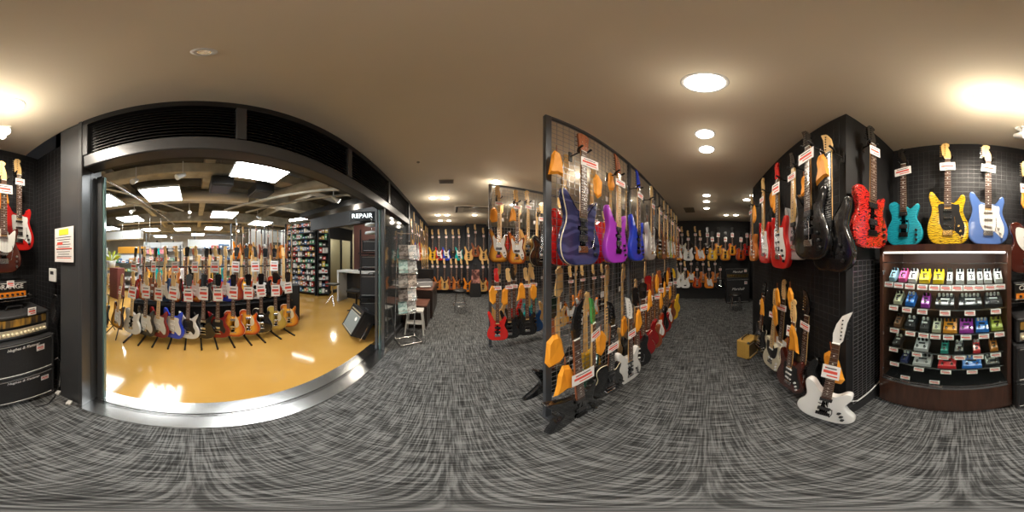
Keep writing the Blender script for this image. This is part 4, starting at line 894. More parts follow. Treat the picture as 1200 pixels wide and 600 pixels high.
# wire shelf and ORANGE head
sh = thing('wire_shelf', 'chrome wire shelf carrying the small amplifier head', 'shelf', (-.56, -1.30, 1.09))
mb = MB()
for k in range(9): mb.cyl((-.24 + k * .06, -.14, 0), (-.24 + k * .06, .14, 0), .003, n=5)
for y in (-.14, 0, .14): mb.cyl((-.25, y, -.003), (.25, y, -.003), .004, n=5)
part('wire_deck', mb, chrome, sh)
part('bracket', MB().box((-.22, -.08, -.02), (.012, .16, .03)), black_metal, sh); part('bracket', MB().box((.22, -.08, -.02), (.012, .16, .03)), black_metal, sh)
t = thing('amplifier_head', 'small black amplifier head with big white letters and orange front panel', 'amplifier head', (-.54, -1.24, 1.108), R(180))
part('cabinet', MB().bbox((0, 0, .07), (.32, .16, .14), .006), black, t)
part('control_panel', MB().box((0, -.083, .032), (.29, .006, .042)), finish('orange'), t)
for i in range(6): part('knob', MB().cyl((-.11 + i * .044, -.085, .032), (-.11 + i * .044, -.10, .032), .010, .009, 10), black, t)
text('ORANGE', .052, white, t, (0, -.083, .095), depth=.002, squeeze=1.15)
part('frame', MB().tube([(-.15, -.084, .125), (.15, -.084, .125)], .002, 5).tube([(-.15, -.084, .006), (.15, -.084, .006)], .002, 5), white, t)
# Marshall stack
MX = 4.95; mw = .70; my = y_on(MX, 863.5)
cab('speaker_cabinet', 'large black speaker cabinet with white script at the far end of the dark aisle', (MX, my, .02), R(-90), mw, .74, .36, grille_black, 'Marshall', .11, .58, 0, shear=.3, cat='speaker cabinet', handle=False)
head_amp('black amplifier head with gold panel on the large script cabinet', (MX, my, .775), R(-90), mw, .28, .26, gold, 'Marshall', .09, 8, black, shear=.3, fz=.26)
tagcard(MX - .19, my - .24, .64, R(-90), 'white price tag on the large script cabinet', .09, .09); tagcard(MX - .14, my - .24, 1.0, R(-90), 'white price tag on the gold panelled head', .08, .08)
# tweed amp by the partition
tweed = noise_mat('tweed_covering', (.62, .38, .08), (.50, .28, .05), (150, 150, 150), .6)
tx, ty = 2.02, -.52
cab('combo_amplifier', 'small yellow tweed amplifier on the carpet beside the partition', (tx, ty, .014), R(-90 + 45), .25, .29, .17, noise_mat('brown_grille', (.10, .06, .02), (.16, .10, .04), (200, 200, 200), .8), None, tolexm=tweed, panel=.03, handle=True)
# round stools
def stool(label, loc, seat_h, r=.17):
    t = thing('round_stool', label, 'stool', loc)
    part('seat', MB().lathe([(0, seat_h - .06), (r * .9, seat_h - .06), (r, seat_h - .045), (r, seat_h - .015), (r * .9, seat_h), (0, seat_h + .004)], 24), black, t)
    for i in range(4):
        a = R(45 + i * 90); part('leg', MB().tube([(r * .7 * math.cos(a), r * .7 * math.sin(a), seat_h - .06), (r * 1.15 * math.cos(a), r * 1.15 * math.sin(a), .01)], .011, 8), chrome, t)
    n = 20; mb = MB(); rr = r * 1.0
    mb.tube([(rr * math.cos(2 * math.pi * i / n), rr * math.sin(2 * math.pi * i / n), .18) for i in range(n + 1)], .008, 6); part('foot_ring', mb, chrome, t)
    return t
stool('round black stool with chrome legs before the bass wall', (*polar(539, 4.15), 0), .58)
stool('round black stool with chrome legs before the large script cabinet', (*polar(862, 4.25), 0), .45)

# ------------------------------------------------------------------ brochure stand, desks
bx, by = polar(478, 2.52)
bs = thing('brochure_stand', 'chrome wire brochure stand beside the sliding glass', 'brochure stand', (bx, by, 0), R(38))
for s_ in (-1, 1):
    part('frame_rail', MB().tube([(s_ * .17, -.14, .02), (s_ * .17, .10, .025), (s_ * .17, .14, .06), (s_ * .17, .05, 1.45), (s_ * .17, .03, 1.80)], .009, 8), chrome, bs)
for q in ((.03, 1.80), (-.14, .02), (.10, .025)): part('crossbar', MB().tube([(-.17, *q), (.17, *q)], .009, 8), chrome, bs)
for k, z in enumerate([.52, .74, .96, 1.18, 1.40]):
    yb = .10 - z * .035
    part('tray', MB().tube([(-.17, yb, z), (-.16, yb - .09, z), (.16, yb - .09, z), (.17, yb, z)], .004, 6).tube([(-.16, yb - .09, z + .06), (.16, yb - .09, z + .06)], .004, 6).box((0, yb - .045, z), (.32, .09, .003)), chrome, bs)
covers = [('teal and white', (.35, .62, .62)), ('grey photo', (.35, .37, .38)), ('dark photo', (.10, .09, .085)), ('pale blue', (.62, .70, .74)), ('black and white', (.22, .22, .21)), ('brown grey', (.33, .29, .26))]
ci = 0
for k, z in enumerate([.52, .74, .96, 1.18, 1.40]):
    yb = .10 - z * .035
    for s_ in (-1, 1):
        nm, c_ = covers[(k * 2 + (s_ > 0)) % 6]
        m_ = noise_mat('cover_' + nm.replace(' ', '_'), c_, tuple(min(1, v * 1.9 + .1) for v in c_), (14, 14, 20), .4, lo=.45, hi=.55, detail=1)
        v = Vector((s_ * .077, yb - .055, z + .115)); v.rotate(Euler((0, 0, R(38))))
        me = MB().box((0, 0, 0), (.145, .012, .215)).mesh('brochure', [m_])
        tag(link('brochure', me, None, (bx + v.x, by + v.y, v.z), (R(-10), 0, R(38))), f'{nm} brochure on the {["lowest", "second", "third", "fourth", "top"][k]} tray of the chrome stand, {"right" if s_ > 0 else "left"} hand', 'brochure', 'brochures on the chrome stand')
brown_top = grain_mat('reddish_desk_top', (.20, .085, .055), (.15, .06, .04), rough=.35)
dk = pbr('dark_desk_side', (.028, .018, .015), .4)
def desk(label, x0, x1, y0, y1, h):
    t = thing('low_cabinet', label, 'cabinet', ((x0 + x1) / 2, (y0 + y1) / 2, 0)); w, d = x1 - x0, y1 - y0
    part('carcass', MB().bbox((0, 0, (h - .03) / 2), (w - .02, d - .02, h - .03), .004), dk, t); part('top', MB().bbox((0, 0, h - .014), (w, d, .028), .005), brown_top, t)
    for s_ in (-1, 1): f = part('door', MB().bbox((w / 2 - .006, s_ * d / 4, h / 2), (.016, d / 2 - .02, h - .1), .003), dk, t); part('handle', MB().bbox((w / 2 + .008, s_ * .03, h * .7), (.012, .012, .08), .003), steel, f)
desk('low dark cabinet with reddish top nearest the brochure stand', -.92, -.44, 2.98, 3.50, .50)
desk('longer dark desk with reddish top under the side wall guitars', -.92, -.40, 3.55, 4.75, .70)
pr = thing('printer', 'grey printer on the longer dark desk', 'printer', (-.66, 3.95, .70), R(20))
part('body', MB().bbox((0, 0, .07), (.40, .33, .14), .02), pbr('printer_grey', (.30, .30, .31), .45), pr); part('lid', MB().bbox((0, .02, .155), (.38, .28, .03), .01), pbr('printer_dark', (.05, .05, .055), .3), pr)
part('paper_tray', MB().bbox((0, -.20, .03), (.26, .12, .012), .003), white, pr)
t = thing('monitor', 'flat dark monitor at the back of the longer desk', 'monitor', (-.68, 4.45, .70), R(15))
part('screen', MB().bbox((0, 0, .26), (.42, .02, .27), .006), black, t); part('stand', MB().box((0, .02, .07), (.04, .02, .14)).box((0, .02, .006), (.2, .14, .012)), black, t)
st = thing('step_stool', 'white step stool between the brochure stand and the low cabinet', 'stool', (-.62, 2.81, 0), R(5))
part('seat', MB().bbox((0, 0, .46), (.30, .22, .03), .006), white, st)
for sx_ in (-1, 1):
    for sy_ in (-1, 1): part('leg', MB().tube([(sx_ * .12, sy_ * .08, .45), (sx_ * .16, sy_ * .13, .0)], .014, 6), white, st)
part('step', MB().bbox((0, -.02, .22), (.28, .18, .02), .004), white, st)

# small things on the left walls
po = thing('notice', 'paper notice with yellow heading taped on the grey column', 'notice', (-.845, -.875, 1.405), R(90))
part('sheet', MB().box((0, 0, .13), (.20, .002, .26)), card, po)
part('heading', MB().box((.0, -.002, .225), (.10, .001, .045)), pbr('yellow_ink', (.72, .78, .05), .7), po)
mb = MB()
for r_ in range(9): mb.box((-.005 + (r_ % 3) * .004, -.002, .185 - r_ * .018), (.165 - (r_ * 37 % 5) * .012, .001, .004))
part('small_print', mb, ink_black, po)
part('red_print', MB().box((0, -.0022, .10), (.17, .001, .006)).box((-.04, -.0022, .14), (.06, .001, .02)).box((.0, -.0022, .03), (.15, .001, .004)), ink_red, po)
th_ = thing('thermostat', 'white wall control panel on the wire grid left of the column', 'control panel', (-.94, -1.115, 1.225), R(90)); th_.scale = (1.25, 1, 1.2)
part('housing', MB().bbox((0, 0, .045), (.075, .02, .10), .004), white, th_); part('display', MB().box((0, -.0105, .062), (.035, .002, .025)), ink_black, th_)
mb = MB(); rnd = random.Random(3)
for k in range(6):
    n = 16; r0 = .05 + .008 * k
    mb.tube([(-.93 + .004 * k, -1.05 + r0 * .6 * math.cos(2 * math.pi * i / n), 1.02 + r0 * 1.6 * math.sin(2 * math.pi * i / n) - .01 * k) for i in range(n + 1)], .005, 5)
mb.tube([(-.92, -1.05, .9), (-.92, -1.02, .6), (-.90, -1.0, .3), (-.88, -.98, .02), (-.80, -.93, .012), (-.70, -.88, .012), (-.60, -.90, .012)], .005, 5)
tag(part('cable', mb, black, None), 'coiled black cable hanging beside the column and trailing to the floor', 'cable')
mb = MB(); mb.tube([(-.82, -1.0, .47), (-.88, -.98, .50), (-.93, -1.0, .42), (-.92, -1.0, .2), (-.89, -.97, .09)], .004, 5)
tag(part('cable', mb, pbr('grey_cable', (.2, .2, .2), .5), None), 'thin grey cable running from the cabinets to the power tap', 'cable')
for nm, x, y in (('white plug on the carpet by the speaker cabinets', -.86, -.955), ('white power tap on the carpet against the column', -.815, -.79)):
    t = thing('power_plug', nm, 'power plug', (x, y, .0), R(20)); part('body', MB().bbox((0, 0, .018), (.05, .035, .034), .004), white, t); part('prong', MB().box((.03, 0, .018), (.02, .004, .012)), steel, t)
mb = MB(); mb.tube([(.64, -.66, .30), (.60, -.80, .22), (.615, -.95, .20), (.62, -1.2, .24), (.62, -1.34, .27)], .006, 6)
tag(part('cable', mb, white, None), 'white cable along the foot of the partition wire grid', 'cable')

# ------------------------------------------------------------------ ceiling fixtures
def downlight(x, y, power, label, z=CEIL, r=.062, lit=True, warm=(1, .89, .74)):
    t = thing('ceiling_downlight', label, 'ceiling light', (x, y, z), 0, 'recessed ceiling downlights')
    part('trim_ring', MB().lathe([(r, .0), (r, -.006), (r + .012, -.006), (r + .016, 0)], 28), white, t)
    part('lens', MB().cyl((0, 0, -.001), (0, 0, -.004), r, n=28), lens_warm if lit else steel, t)
    if lit:
        l = bpy.data.lights.new('lamp', 'SPOT'); l.energy = power; l.color = warm; l.spot_size = R(165); l.spot_blend = .7; l.shadow_soft_size = .05
        link('lamp', l, t, (0, 0, -.02))
        ceil_fill = bpy.data.lights.new('lamp', 'POINT'); ceil_fill.energy = power * (.07 if (y < -.6 and x < .5) else .065 if y > 1.2 else .05); ceil_fill.color = warm; ceil_fill.shadow_soft_size = .06  # extra fill light below the fitting, added to brighten the ceiling
        link('lamp', ceil_fill, t, (0, 0, -.16))
DL = [(826, 97, 16, 'large bright downlight over the start of the dark aisle', .085), (826, 157, 10, 'downlight over the dark aisle, nearer of a close pair', .07), (828, 175, 10, 'downlight over the dark aisle, further of a close pair', .07),
      (828, 229, 4.5, 'first small downlight far down the dark aisle', .07), (828, 236, 4.5, 'second small downlight far down the dark aisle', .07), (828, 244, 4.5, 'third small downlight far down the dark aisle', .07),
      (883, 229, 5, 'downlight near the far partition end', .07), (875, 234, 5, 'second downlight near the far partition end', .07), (851, 252, 8, 'downlight above the large script cabinet', .07), (862.5, 252, 8, 'downlight right of the one above the script cabinet', .07),
      (1158, 114, 58, 'downlight over the pedal case', .062), (14, 123, 34, 'downlight over the corner red guitar', .062),
      (507, 232, 30, 'downlight before the bass wall, near pair on the glass side', .07), (522, 232, 30, 'downlight before the bass wall, near pair on the rack side', .07), (513, 252, 24, 'downlight before the bass wall, middle pair on the glass side', .07), (524, 252, 24, 'downlight before the bass wall, middle pair on the rack side', .07),
      (516, 258.5, 16, 'downlight closest to the bass wall on the glass side', .07), (526, 258.5, 16, 'downlight closest to the bass wall on the rack side', .07), (556, 252, 28, 'downlight beyond the ceiling air conditioner', .07), (581, 213, 45, 'bright downlight just above the second rack end', .07), (601, 240, 30, 'downlight seen through the second rack', .07)]
for px, py, pw, lb, r in DL:
    x, y = from_ceiling(px, py)
    downlight(x, y, pw, lb, r=r)
x, y = from_ceiling(239, 61); downlight(x, y, 0, 'unlit recessed downlight overhead', r=.018, lit=False)
downlight(1.6, 1.55, 42, 'downlight between the first and second racks'); downlight(3.0, 1.55, 22, 'downlight deep between the first and second racks'); downlight(2.6, 3.6, 30, 'downlight behind the second rack'); downlight(-.2, 1.6, 24, 'x') if False else None
# air conditioner cassette
x, y = from_ceiling(555, 245); ac = thing('air_conditioner', 'white ceiling cassette air conditioner before the bass wall', 'air conditioner', (x, y, CEIL))
part('panel', MB().bbox((0, 0, -.015), (.95, .60, .03), .01), pbr('ac_white', (.62, .56, .45), .5), ac)
part('grille', MB().box((0.06, 0, -.031), (.62, .36, .004)), pbr('ac_grille', (.18, .17, .14), .6), ac)
mb = MB()
for k in range(10): mb.box((.06, -.16 + k * .036, -.034), (.62, .006, .006))
part('louver', mb, pbr('ac_white', (0, 0, 0)), ac)
part('outlet_flap', MB().bbox((0, -.255, -.032), (.85, .05, .012), .004), dk, ac); part('outlet_flap', MB().bbox((-.42, 0, -.032), (.05, .5, .012), .004), dk, ac)
for px, py, w, d, lb in [(523, 212.5, .22, .13, 'small dark ceiling vent before the air conditioner'), (808, 246, .45, .25, 'dark ceiling vent far down the dark aisle')]:
    x, y = from_ceiling(px, py); v = thing('ceiling_vent', lb, 'vent', (x, y, CEIL), 0, 'ceiling vents')
    part('frame', MB().bbox((0, 0, -.006), (w, d, .012), .003), pbr('vent_frame', (.25, .21, .14), .6), v)
    mb = MB()
    for k in range(7): mb.box((0, -d * .4 + k * d * .8 / 6, -.014), (w * .88, d * .05, .004))
    part('slats', mb, pbr('vent_slat', (.12, .10, .07), .6), v)
x, y = from_ceiling(490, 190); s_ = thing('smoke_detector', 'tiny round detector on the cream ceiling', 'detector', (x, y, CEIL)); part('housing', MB().lathe([(0, -.012), (.012, -.012), (.02, -.003), (.02, 0)], 16), pbr('vent_frame', (0, 0, 0)), s_)
def tracklight(px, py, lb, aim, group='ceiling spotlights of the carpeted room'):
    x, y = from_ceiling(px, py, CEIL - .08); t = thing('track_spotlight', lb, 'spotlight', (x, y, CEIL), aim, group)
    part('mount', MB().bbox((0, 0, -.012), (.10, .035, .024), .004), white, t); part('stem', MB().cyl((0, 0, -.02), (0, 0, -.07), .008), white, t)
    part('lamp_housing', MB().cyl((0, .05, -.065), (0, -.055, -.115), .024, .045, 20), white, t)
    part('lens', MB().cyl((0, -.052, -.1135), (0, -.057, -.116), .038, n=20), lens_warm, t)
tracklight(5, 155, 'white spotlight near the corner over the brown guitar', R(160)); tracklight(1196, 158, 'white spotlight over the right end of the case', R(210))

# ================================================================== the big shop beyond the threshold
def mpt(px, d): return polar(px, d)
def yat(X, px): return y_on(X, px)
# front rows of guitars on a tiered stand
stand = thing('guitar_stand', 'long black tiered stand holding two rows of guitars on the amber floor', 'guitar stand', (-2.6, .2, 0))
Y0, Y1 = -1.05, 1.75
def sp(n, mb): return part(n, mb, black_metal, stand, (2.6, -.2, 0))
sp('rail', MB().cyl((-2.52, Y0, .10), (-2.52, Y1, .10), .014, n=8).cyl((-2.60, Y0, .62), (-2.60, Y1, .62), .014, n=8).cyl((-2.82, Y0, .62), (-2.82, Y1, .62), .014, n=8).cyl((-3.0, Y0, 1.25), (-3.0, Y1, 1.25), .014, n=8))
part('dark_backing', MB().bbox((-2.88, (Y0 + Y1) / 2, .31), (.40, Y1 - Y0 + .1, .60), .01), pbr('dark_backing_cloth', (.012, .012, .013), .95, spec=.1), stand, (2.6, -.2, 0))  # added dark backing so the gaps between the guitars read black
FR = [(154, 'white', 'tele', None), (170, 'black', 'strat', 'white'), (185, 'darkred', 'strat', 'white'), (202, 'blue', 'strat', 'white'), (220, 'white', 'sg', 'black'), (238, 'black', 'sg', None), (255, 'darkred', 'sg', 'black'), (273, 'cherryburst', 'lp', 'cream'), (291, 'cherryburst', 'lp', 'cream'), (306, 'black', 'lp', None), (323, 'goldtop', 'lp', 'cream'), (338, 'honey', 'lp', 'cream')]
for i, (px, f, s, gd) in enumerate(FR):
    Y = yat(-2.45, px)
    guitar(s, f, (-2.45, Y, .10), R(90 - 21), 1, ['white slab guitar at the start of the long front row', 'black guitar with white guard in the front row beside the white slab one', 'deep red guitar with white guard in the front row', 'bright blue guitar with white guard in the front row', 'white twin-horned guitar in the front row', 'black twin-horned guitar beside the white one', 'deep red twin-horned guitar in the front row', 'cherry burst guitar, nearer to the red twin-horned one', 'cherry burst guitar, nearer to the black carved one', 'black carved-top guitar in the front row', 'gold topped guitar near the front row end', 'honey burst guitar closing the front row'][i],
           'guitars in the front row on the amber floor', guard=gd, pups='sss' if s == 'strat' else 'hh', puc='white' if s == 'strat' else 'black' if f in ('white',) else 'chrome', tagk=(.13, .18), tagz=.66 + .02 * (i % 2), lean=R(5), headmat='maple_wood' if s in ('strat', 'tele') else None, board='maple' if i in (0, 2) else 'rosewood', scale=1.13)
    sp('foot_bar', MB().box((-2.46, Y - .03, .015), (.50, .022, .022)).box((-2.55, Y - .03, .06), (.02, .02, .1)))
SR = [(157, 'darkred', 'sg'), (168, 'sunburst', 'strat'), (180, 'mahogany', 'lp'), (192, 'deepblue', 'strat'), (205, 'sunburst', 'strat'), (217, 'red', 'sg'), (228, 'sunburst', 'strat'), (240, 'black', 'lp'), (251, 'red', 'tele'), (263, 'blue', 'strat'), (275, 'redburst', 'sg'), (287, 'cherryburst', 'lp'), (298, 'white', 'super'), (309, 'black', 'lp'), (320, 'redburst', 'lp'), (331, 'black', 'strat')]
for i, (px, f, s) in enumerate(SR):
    Y = yat(-2.78, px)
    guitar(s, f, (-2.74, Y, .66), R(90 - 38), 1, f'{WORD[f]} guitar on the raised tier, {ordinal(i)} from the loose pair', 'guitars on the raised tier behind the front row', guard='white' if s == 'strat' else None, pups='sss' if s == 'strat' else 'hh', tagk=(.15, .19) if i % 2 == 0 else None, tagz=.60, lean=R(5), headmat='maple_wood' if s in ('strat', 'tele') else None, board='maple' if i % 3 == 0 else 'rosewood')
for i in range(12):
    Y = -.8 + i * .22; f = ['orangewood', 'black', 'natural', 'red', 'sunburst', 'silver'][i % 6]
    guitar(['strat', 'strat', 'tele'][i % 3], f, (-3.2, Y, .50), R(-90 + 30), 0, f'{WORD[f]} guitar on the back of the tiered stand, {ordinal(i)} from its loose pair end', 'guitars on the back of the tiered stand', headmat='maple_wood', tagk=None)
# two loose guitars on their own A stands
def astand(x, y, rz, label):
    t = thing('single_guitar_stand', label, 'guitar stand', (x, y, 0), rz, 'single guitar stands')
    for s_ in (-1, 1): part('leg', MB().tube([(0, .05, .35), (s_ * .16, -.16, .01)], .009, 6), black_metal, t)
    part('leg', MB().tube([(0, .05, .35), (0, .22, .01)], .009, 6), black_metal, t)
    part('upright', MB().tube([(0, .05, .3), (0, .10, .74), (-.04, .05, .76)], .009, 6).tube([(0, .10, .74), (.04, .05, .76)], .009, 6), black_metal, t)
    part('cradle', MB().tube([(-.12, -.09, .20), (-.12, .0, .17), (.12, .0, .17), (.12, -.09, .20)], .009, 6), black_metal, t)
for px, d, lb in [(122.5, 2.85, 'outermost'), (139, 2.75, 'second')]:
    x, y = mpt(px, d); astand(x, y, R(90 - 30), f'{lb} small black stand left of the long tiered stand')
    v = Vector((0, -.05, 0)); v.rotate(Euler((0, 0, R(60))))
    guitar('strat', 'tobacco', (x + v.x, y + v.y, .18), R(60), 1, f'natural burst guitar with white guard on the {lb} small black stand', 'loose guitars on single stands', guard='white', headmat='maple_wood', lean=R(10), board='maple', tagk=(.09, .14) if lb == 'second' else None)
# distant hanging racks of guitars
def hangrack(x0, y0, x1, y1, n, z, label, short, cols, shapes, top=2.5, group='guitars hung on distant racks'):
    L = math.hypot(x1 - x0, y1 - y0); a = math.atan2(y1 - y0, x1 - x0)
    t = thing('hanging_rack', label, 'rack', (x0, y0, 0), a, 'distant hanging racks')
    for k in (0, .5, 1): part('post', MB().bbox((L * k, 0, top / 2), (.04, .04, top), .004), grey_rack, t)
    for zz in (top - .1, top / 2): part('crossbar', MB().bbox((L / 2, 0, zz), (L, .03, .03), .004), grey_rack, t)
    part('wire_panel', (lambda m: (grid(m, (0, .01, .2), (1, 0, 0), L, top - .3, .12, .12, .003), m)[1])(MB()), wire, t)
    for r_, zr in enumerate(z):
        for i in range(n):
            u = (i + .5) / n; f = cols[(i * 5 + r_ * 3) % len(cols)]; s = shapes[(i + r_) % len(shapes)]
            nx, ny = math.sin(a), -math.cos(a)
            guitar(s, f, (x0 + (x1 - x0) * u + nx * .12, y0 + (y1 - y0) * u + ny * .12, zr), a + R(36), 0, f'{WORD[f]} {SHAPEWORD[s]}, {ordinal(i)} in {"top" if r_ else "low"} tier of {short}', group, tagk=(.1, .1) if i % 2 else None, headmat='auto' if s not in ('acoustic', 'lp') else None)
hangrack(-4.6, 1.05, -4.9, 3.3, 11, (.35, 1.35), 'distant rack of orange and brown guitars', 'brown guitar rack', ['orangewood', 'mahogany', 'natural', 'orange', 'silver', 'sunburst', 'natural', 'redburst'], ['acoustic', 'bass', 'strat'], top=2.4)
hangrack(-4.6, -1.6, -4.6, .8, 10, (.70,), 'distant rack behind the middle of the tiered stand', 'middle rack', ['grey', 'natural', 'black', 'teal', 'white', 'sunburst', 'orangewood'], ['strat', 'strat', 'tele'], top=1.75)
hangrack(-7.2, -2.2, -7.2, 2.2, 12, (.95,), 'farthest rack across the amber floor', 'farthest rack', ['natural', 'orangewood', 'mahogany', 'black'], ['acoustic', 'bass'])
# merchandise shelving
BOXC = [(.75, .74, .70), (.55, .06, .05), (.06, .16, .35), (.10, .10, .10), (.70, .55, .10), (.10, .35, .18), (.8, .8, .8), (.45, .45, .45), (.60, .30, .10)]
boxm = [pbr('carton_%s' % w, c, .5) for w, c in zip(['cream', 'red', 'blue', 'black', 'yellow', 'green', 'white', 'grey', 'brown'], BOXC)]
CN = ['cream', 'red', 'blue', 'black', 'yellow', 'green', 'white', 'grey', 'brown']
def shelving(x, y, rz, w, h, n, label, body, items, dep=.35, iw=(.05, .12), seed=1, grp='', fill=1.0, z0=.1, pale=False):
    rnd = random.Random(seed); t = thing('shelving_unit', label, 'shelving', (x, y, 0), rz, 'merchandise shelving units')
    part('back_panel', MB().box((0, dep / 2 - .01, h / 2), (w, .02, h)), body, t)
    for s_ in (-1, 1): part('side_panel', MB().bbox((s_ * (w / 2 - .01), 0, h / 2), (.02, dep, h), .003), body, t)
    gap = (h - z0) / n
    for k in range(n): part('shelf', MB().bbox((0, 0, z0 + k * gap), (w - .04, dep, .02), .003), steel if pale else body, t)
    ca, sa = math.cos(rz), math.sin(rz)
    if items:
        for k in range(n):
            u = -w / 2 + .05
            while u < w / 2 - .1:
                bw = rnd.uniform(*iw); bh = min(gap - .05, rnd.uniform(.07, .22)); ci = rnd.randrange(9)
                if rnd.random() < fill:
                    lx, ly = u + bw / 2, -dep / 2 + .12
                    me = cached(('bx', round(bw, 2), round(bh, 2), ci), lambda: MB().bbox((0, 0, round(bh, 2) / 2), (round(bw, 2) * .92, .14, round(bh, 2)), .003).box((0, -.071, round(bh, 2) * .5), (round(bw, 2) * .6, .002, round(bh, 2) * .35), 1).mesh('product_box', [boxm[ci], boxm[6 if ci != 6 else 1]]))
                    tag(link('product_box', me, None, (x + lx * ca - ly * sa, y + lx * sa + ly * ca, z0 + k * gap + .011), (0, 0, rz)), f'{CN[ci]} carton on shelf {k + 1} of the {label}', 'box', 'cartons on the ' + label)
                u += bw + .012
    return t
dkm = pbr('dark_shelving_metal', (.035, .037, .042), .4, .2); wtm = pbr('white_shelving_metal', (.6, .62, .62), .4)
a_ = math.atan2(4.1 - 3.6, -4.2 + 5.5)
shelving(-4.98, 3.84, a_ + R(0), 1.35, 2.75, 12, 'tall dark accessory shelf before the glass office', dkm, True, .35, (.065, .11), 2)
shelving(-4.16, 4.17, R(55), .40, 2.75, 11, 'narrow dark accessory shelf beside the glass office', dkm, True, .3, (.08, .12), 3)
shelving(-4.2, -2.9, R(90 + 32), .7, 1.7, 7, 'white merchandise shelf at the loose guitars end', wtm, True, .35, (.10, .2), 4, pale=True)
shelving(-6.4, -2.9, R(90), 1.6, 1.5, 4, 'grey counter shelf beyond the loose guitars', wtm, True, .5, (.12, .22), 5, pale=True)
shelving(-6.2, -1.2, R(90), 1.5, 2.0, 5, 'white gadget shelf under the pink sign', wtm, True, .35, (.16, .26), 6, pale=True)
shelving(-6.2, .6, R(90), 1.7, 2.1, 5, 'white gadget shelf beyond the middle rack', wtm, True, .35, (.18, .28), 8, pale=True)
# grey wall with doorway, glass office, fascia
w_ = struct('wall_mall_room', MB().box((-6.9, 3.25, 1.35), (.12, 1.7, 2.7)).box((-6.5, 4.05, 1.35), (1.0, .12, 2.7)), mall_wall, 'pale grey wall block with a dark doorway behind the accessory shelf', 'wall')
struct('door_3', MB().bbox((-6.83, 3.75, 1.15), (.03, .5, 1.9), .004), pbr('olive_dark', (.06, .058, .04), .5), 'dark doorway in the pale grey wall block', 'door')
struct('trim_6', MB().bbox((-2.3, 3.02, 2.32), (2.3, .12, .34), .006), louver_m, 'dark fascia beam carrying the REPAIR lettering', 'beam')
sg_ = thing('shop_sign', 'dark sign reading REPAIR in white letters on the fascia', 'sign', (x_on(2.90, 426.5), 2.91, zat(x_on(2.9, 426.5), 2.9, 255)), R(22))
sg_.location = (-1.70, 2.82, 2.27)
part('board', MB().bbox((0, 0, 0), (.52, .04, .19), .004), pbr('sign_dark', (.02, .025, .03), .35), sg_)
text('REPAIR', .135, lampm('sign_white', (.85, .97, 1.0), 1.6), sg_, (0, -.022, 0), depth=.003)
of = thing('glass_office_front', 'dark framed glass front of the office past the accessory shelf', 'partition', (-4.15, 4.5, 0), R(90))
part('frame', MB().bbox((0, 0, 1.3), (.08, .08, 2.6), .004).bbox((.72, 0, 1.3), (.06, .07, 2.6), .004).bbox((1.45, 0, 1.3), (.08, .08, 2.6), .004).bbox((.72, 0, 2.35), (1.5, .09, .5), .004).bbox((.72, 0, .06), (1.5, .07, .12), .004), dkm, of)
part('pane', MB().box((.36, 0, 1.1), (.64, .01, 1.96)), glass_m, of); part('pane', MB().box((1.08, 0, 1.1), (.64, .01, 1.96)), glass_m, of)
ow = struct('wall_office', MB().box((-5.6, 5.5, 1.3), (.1, 3.2, 2.6)).box((-4.5, 7.0, 1.3), (2.2, .1, 2.6)), pbr('office_warm_wall', (.45, .40, .28), .7), 'warm lit wall inside the glass office', 'wall')
struct('wall_repair', MB().box((-2.25, 4.95, 1.3), (2.1, .1, 2.6)), pbr('office_brown_wall', (.09, .035, .028), .6), 'dark reddish wall behind the repair counter', 'wall')
struct('trim_7', MB().box((-2.6, 5.2, 2.75), (3.0, 4.2, .15)), louver_m, 'dark dropped soffit over the repair counter', 'soffit')
ct = thing('service_counter', 'white service counter with open black knee space', 'counter', (-2.65, 4.15, 0), R(0))
part('top', MB().bbox((0, 0, .98), (1.25, .50, .06), .006), wtm, ct); part('side_panel', MB().bbox((-.59, 0, .48), (.07, .48, .95), .004), wtm, ct); part('side_panel', MB().bbox((.59, 0, .48), (.07, .48, .95), .004), wtm, ct)
part('back_panel', MB().box((0, .2, .5), (1.1, .03, .9)), black, ct)
ch = thing('stool_chair', 'black padded stool before the white counter', 'stool', (-2.25, 3.45, 0), R(10))
part('seat', MB().bbox((0, 0, .56), (.42, .36, .07), .02), black, ch); part('column', MB().cyl((0, 0, .05), (0, 0, .53), .025), black_metal, ch)
for i in range(5): a = R(72 * i); part('leg', MB().cyl((0, 0, .07), (.24 * math.cos(a), .24 * math.sin(a), .03), .014, n=8), black_metal, ch)
ch = thing('stool_chair', 'second black stool, left of the counter knee space', 'stool', (-3.15, 3.55, 0), R(10))
part('seat', MB().bbox((0, 0, .62), (.36, .30, .05), .02), black, ch); part('column', MB().cyl((0, 0, .05), (0, 0, .6), .02), chrome, ch)
for i in range(4): a = R(90 * i + 45); part('leg', MB().cyl((0, 0, .3), (.2 * math.cos(a), .2 * math.sin(a), .01), .010, n=8), chrome, ch)
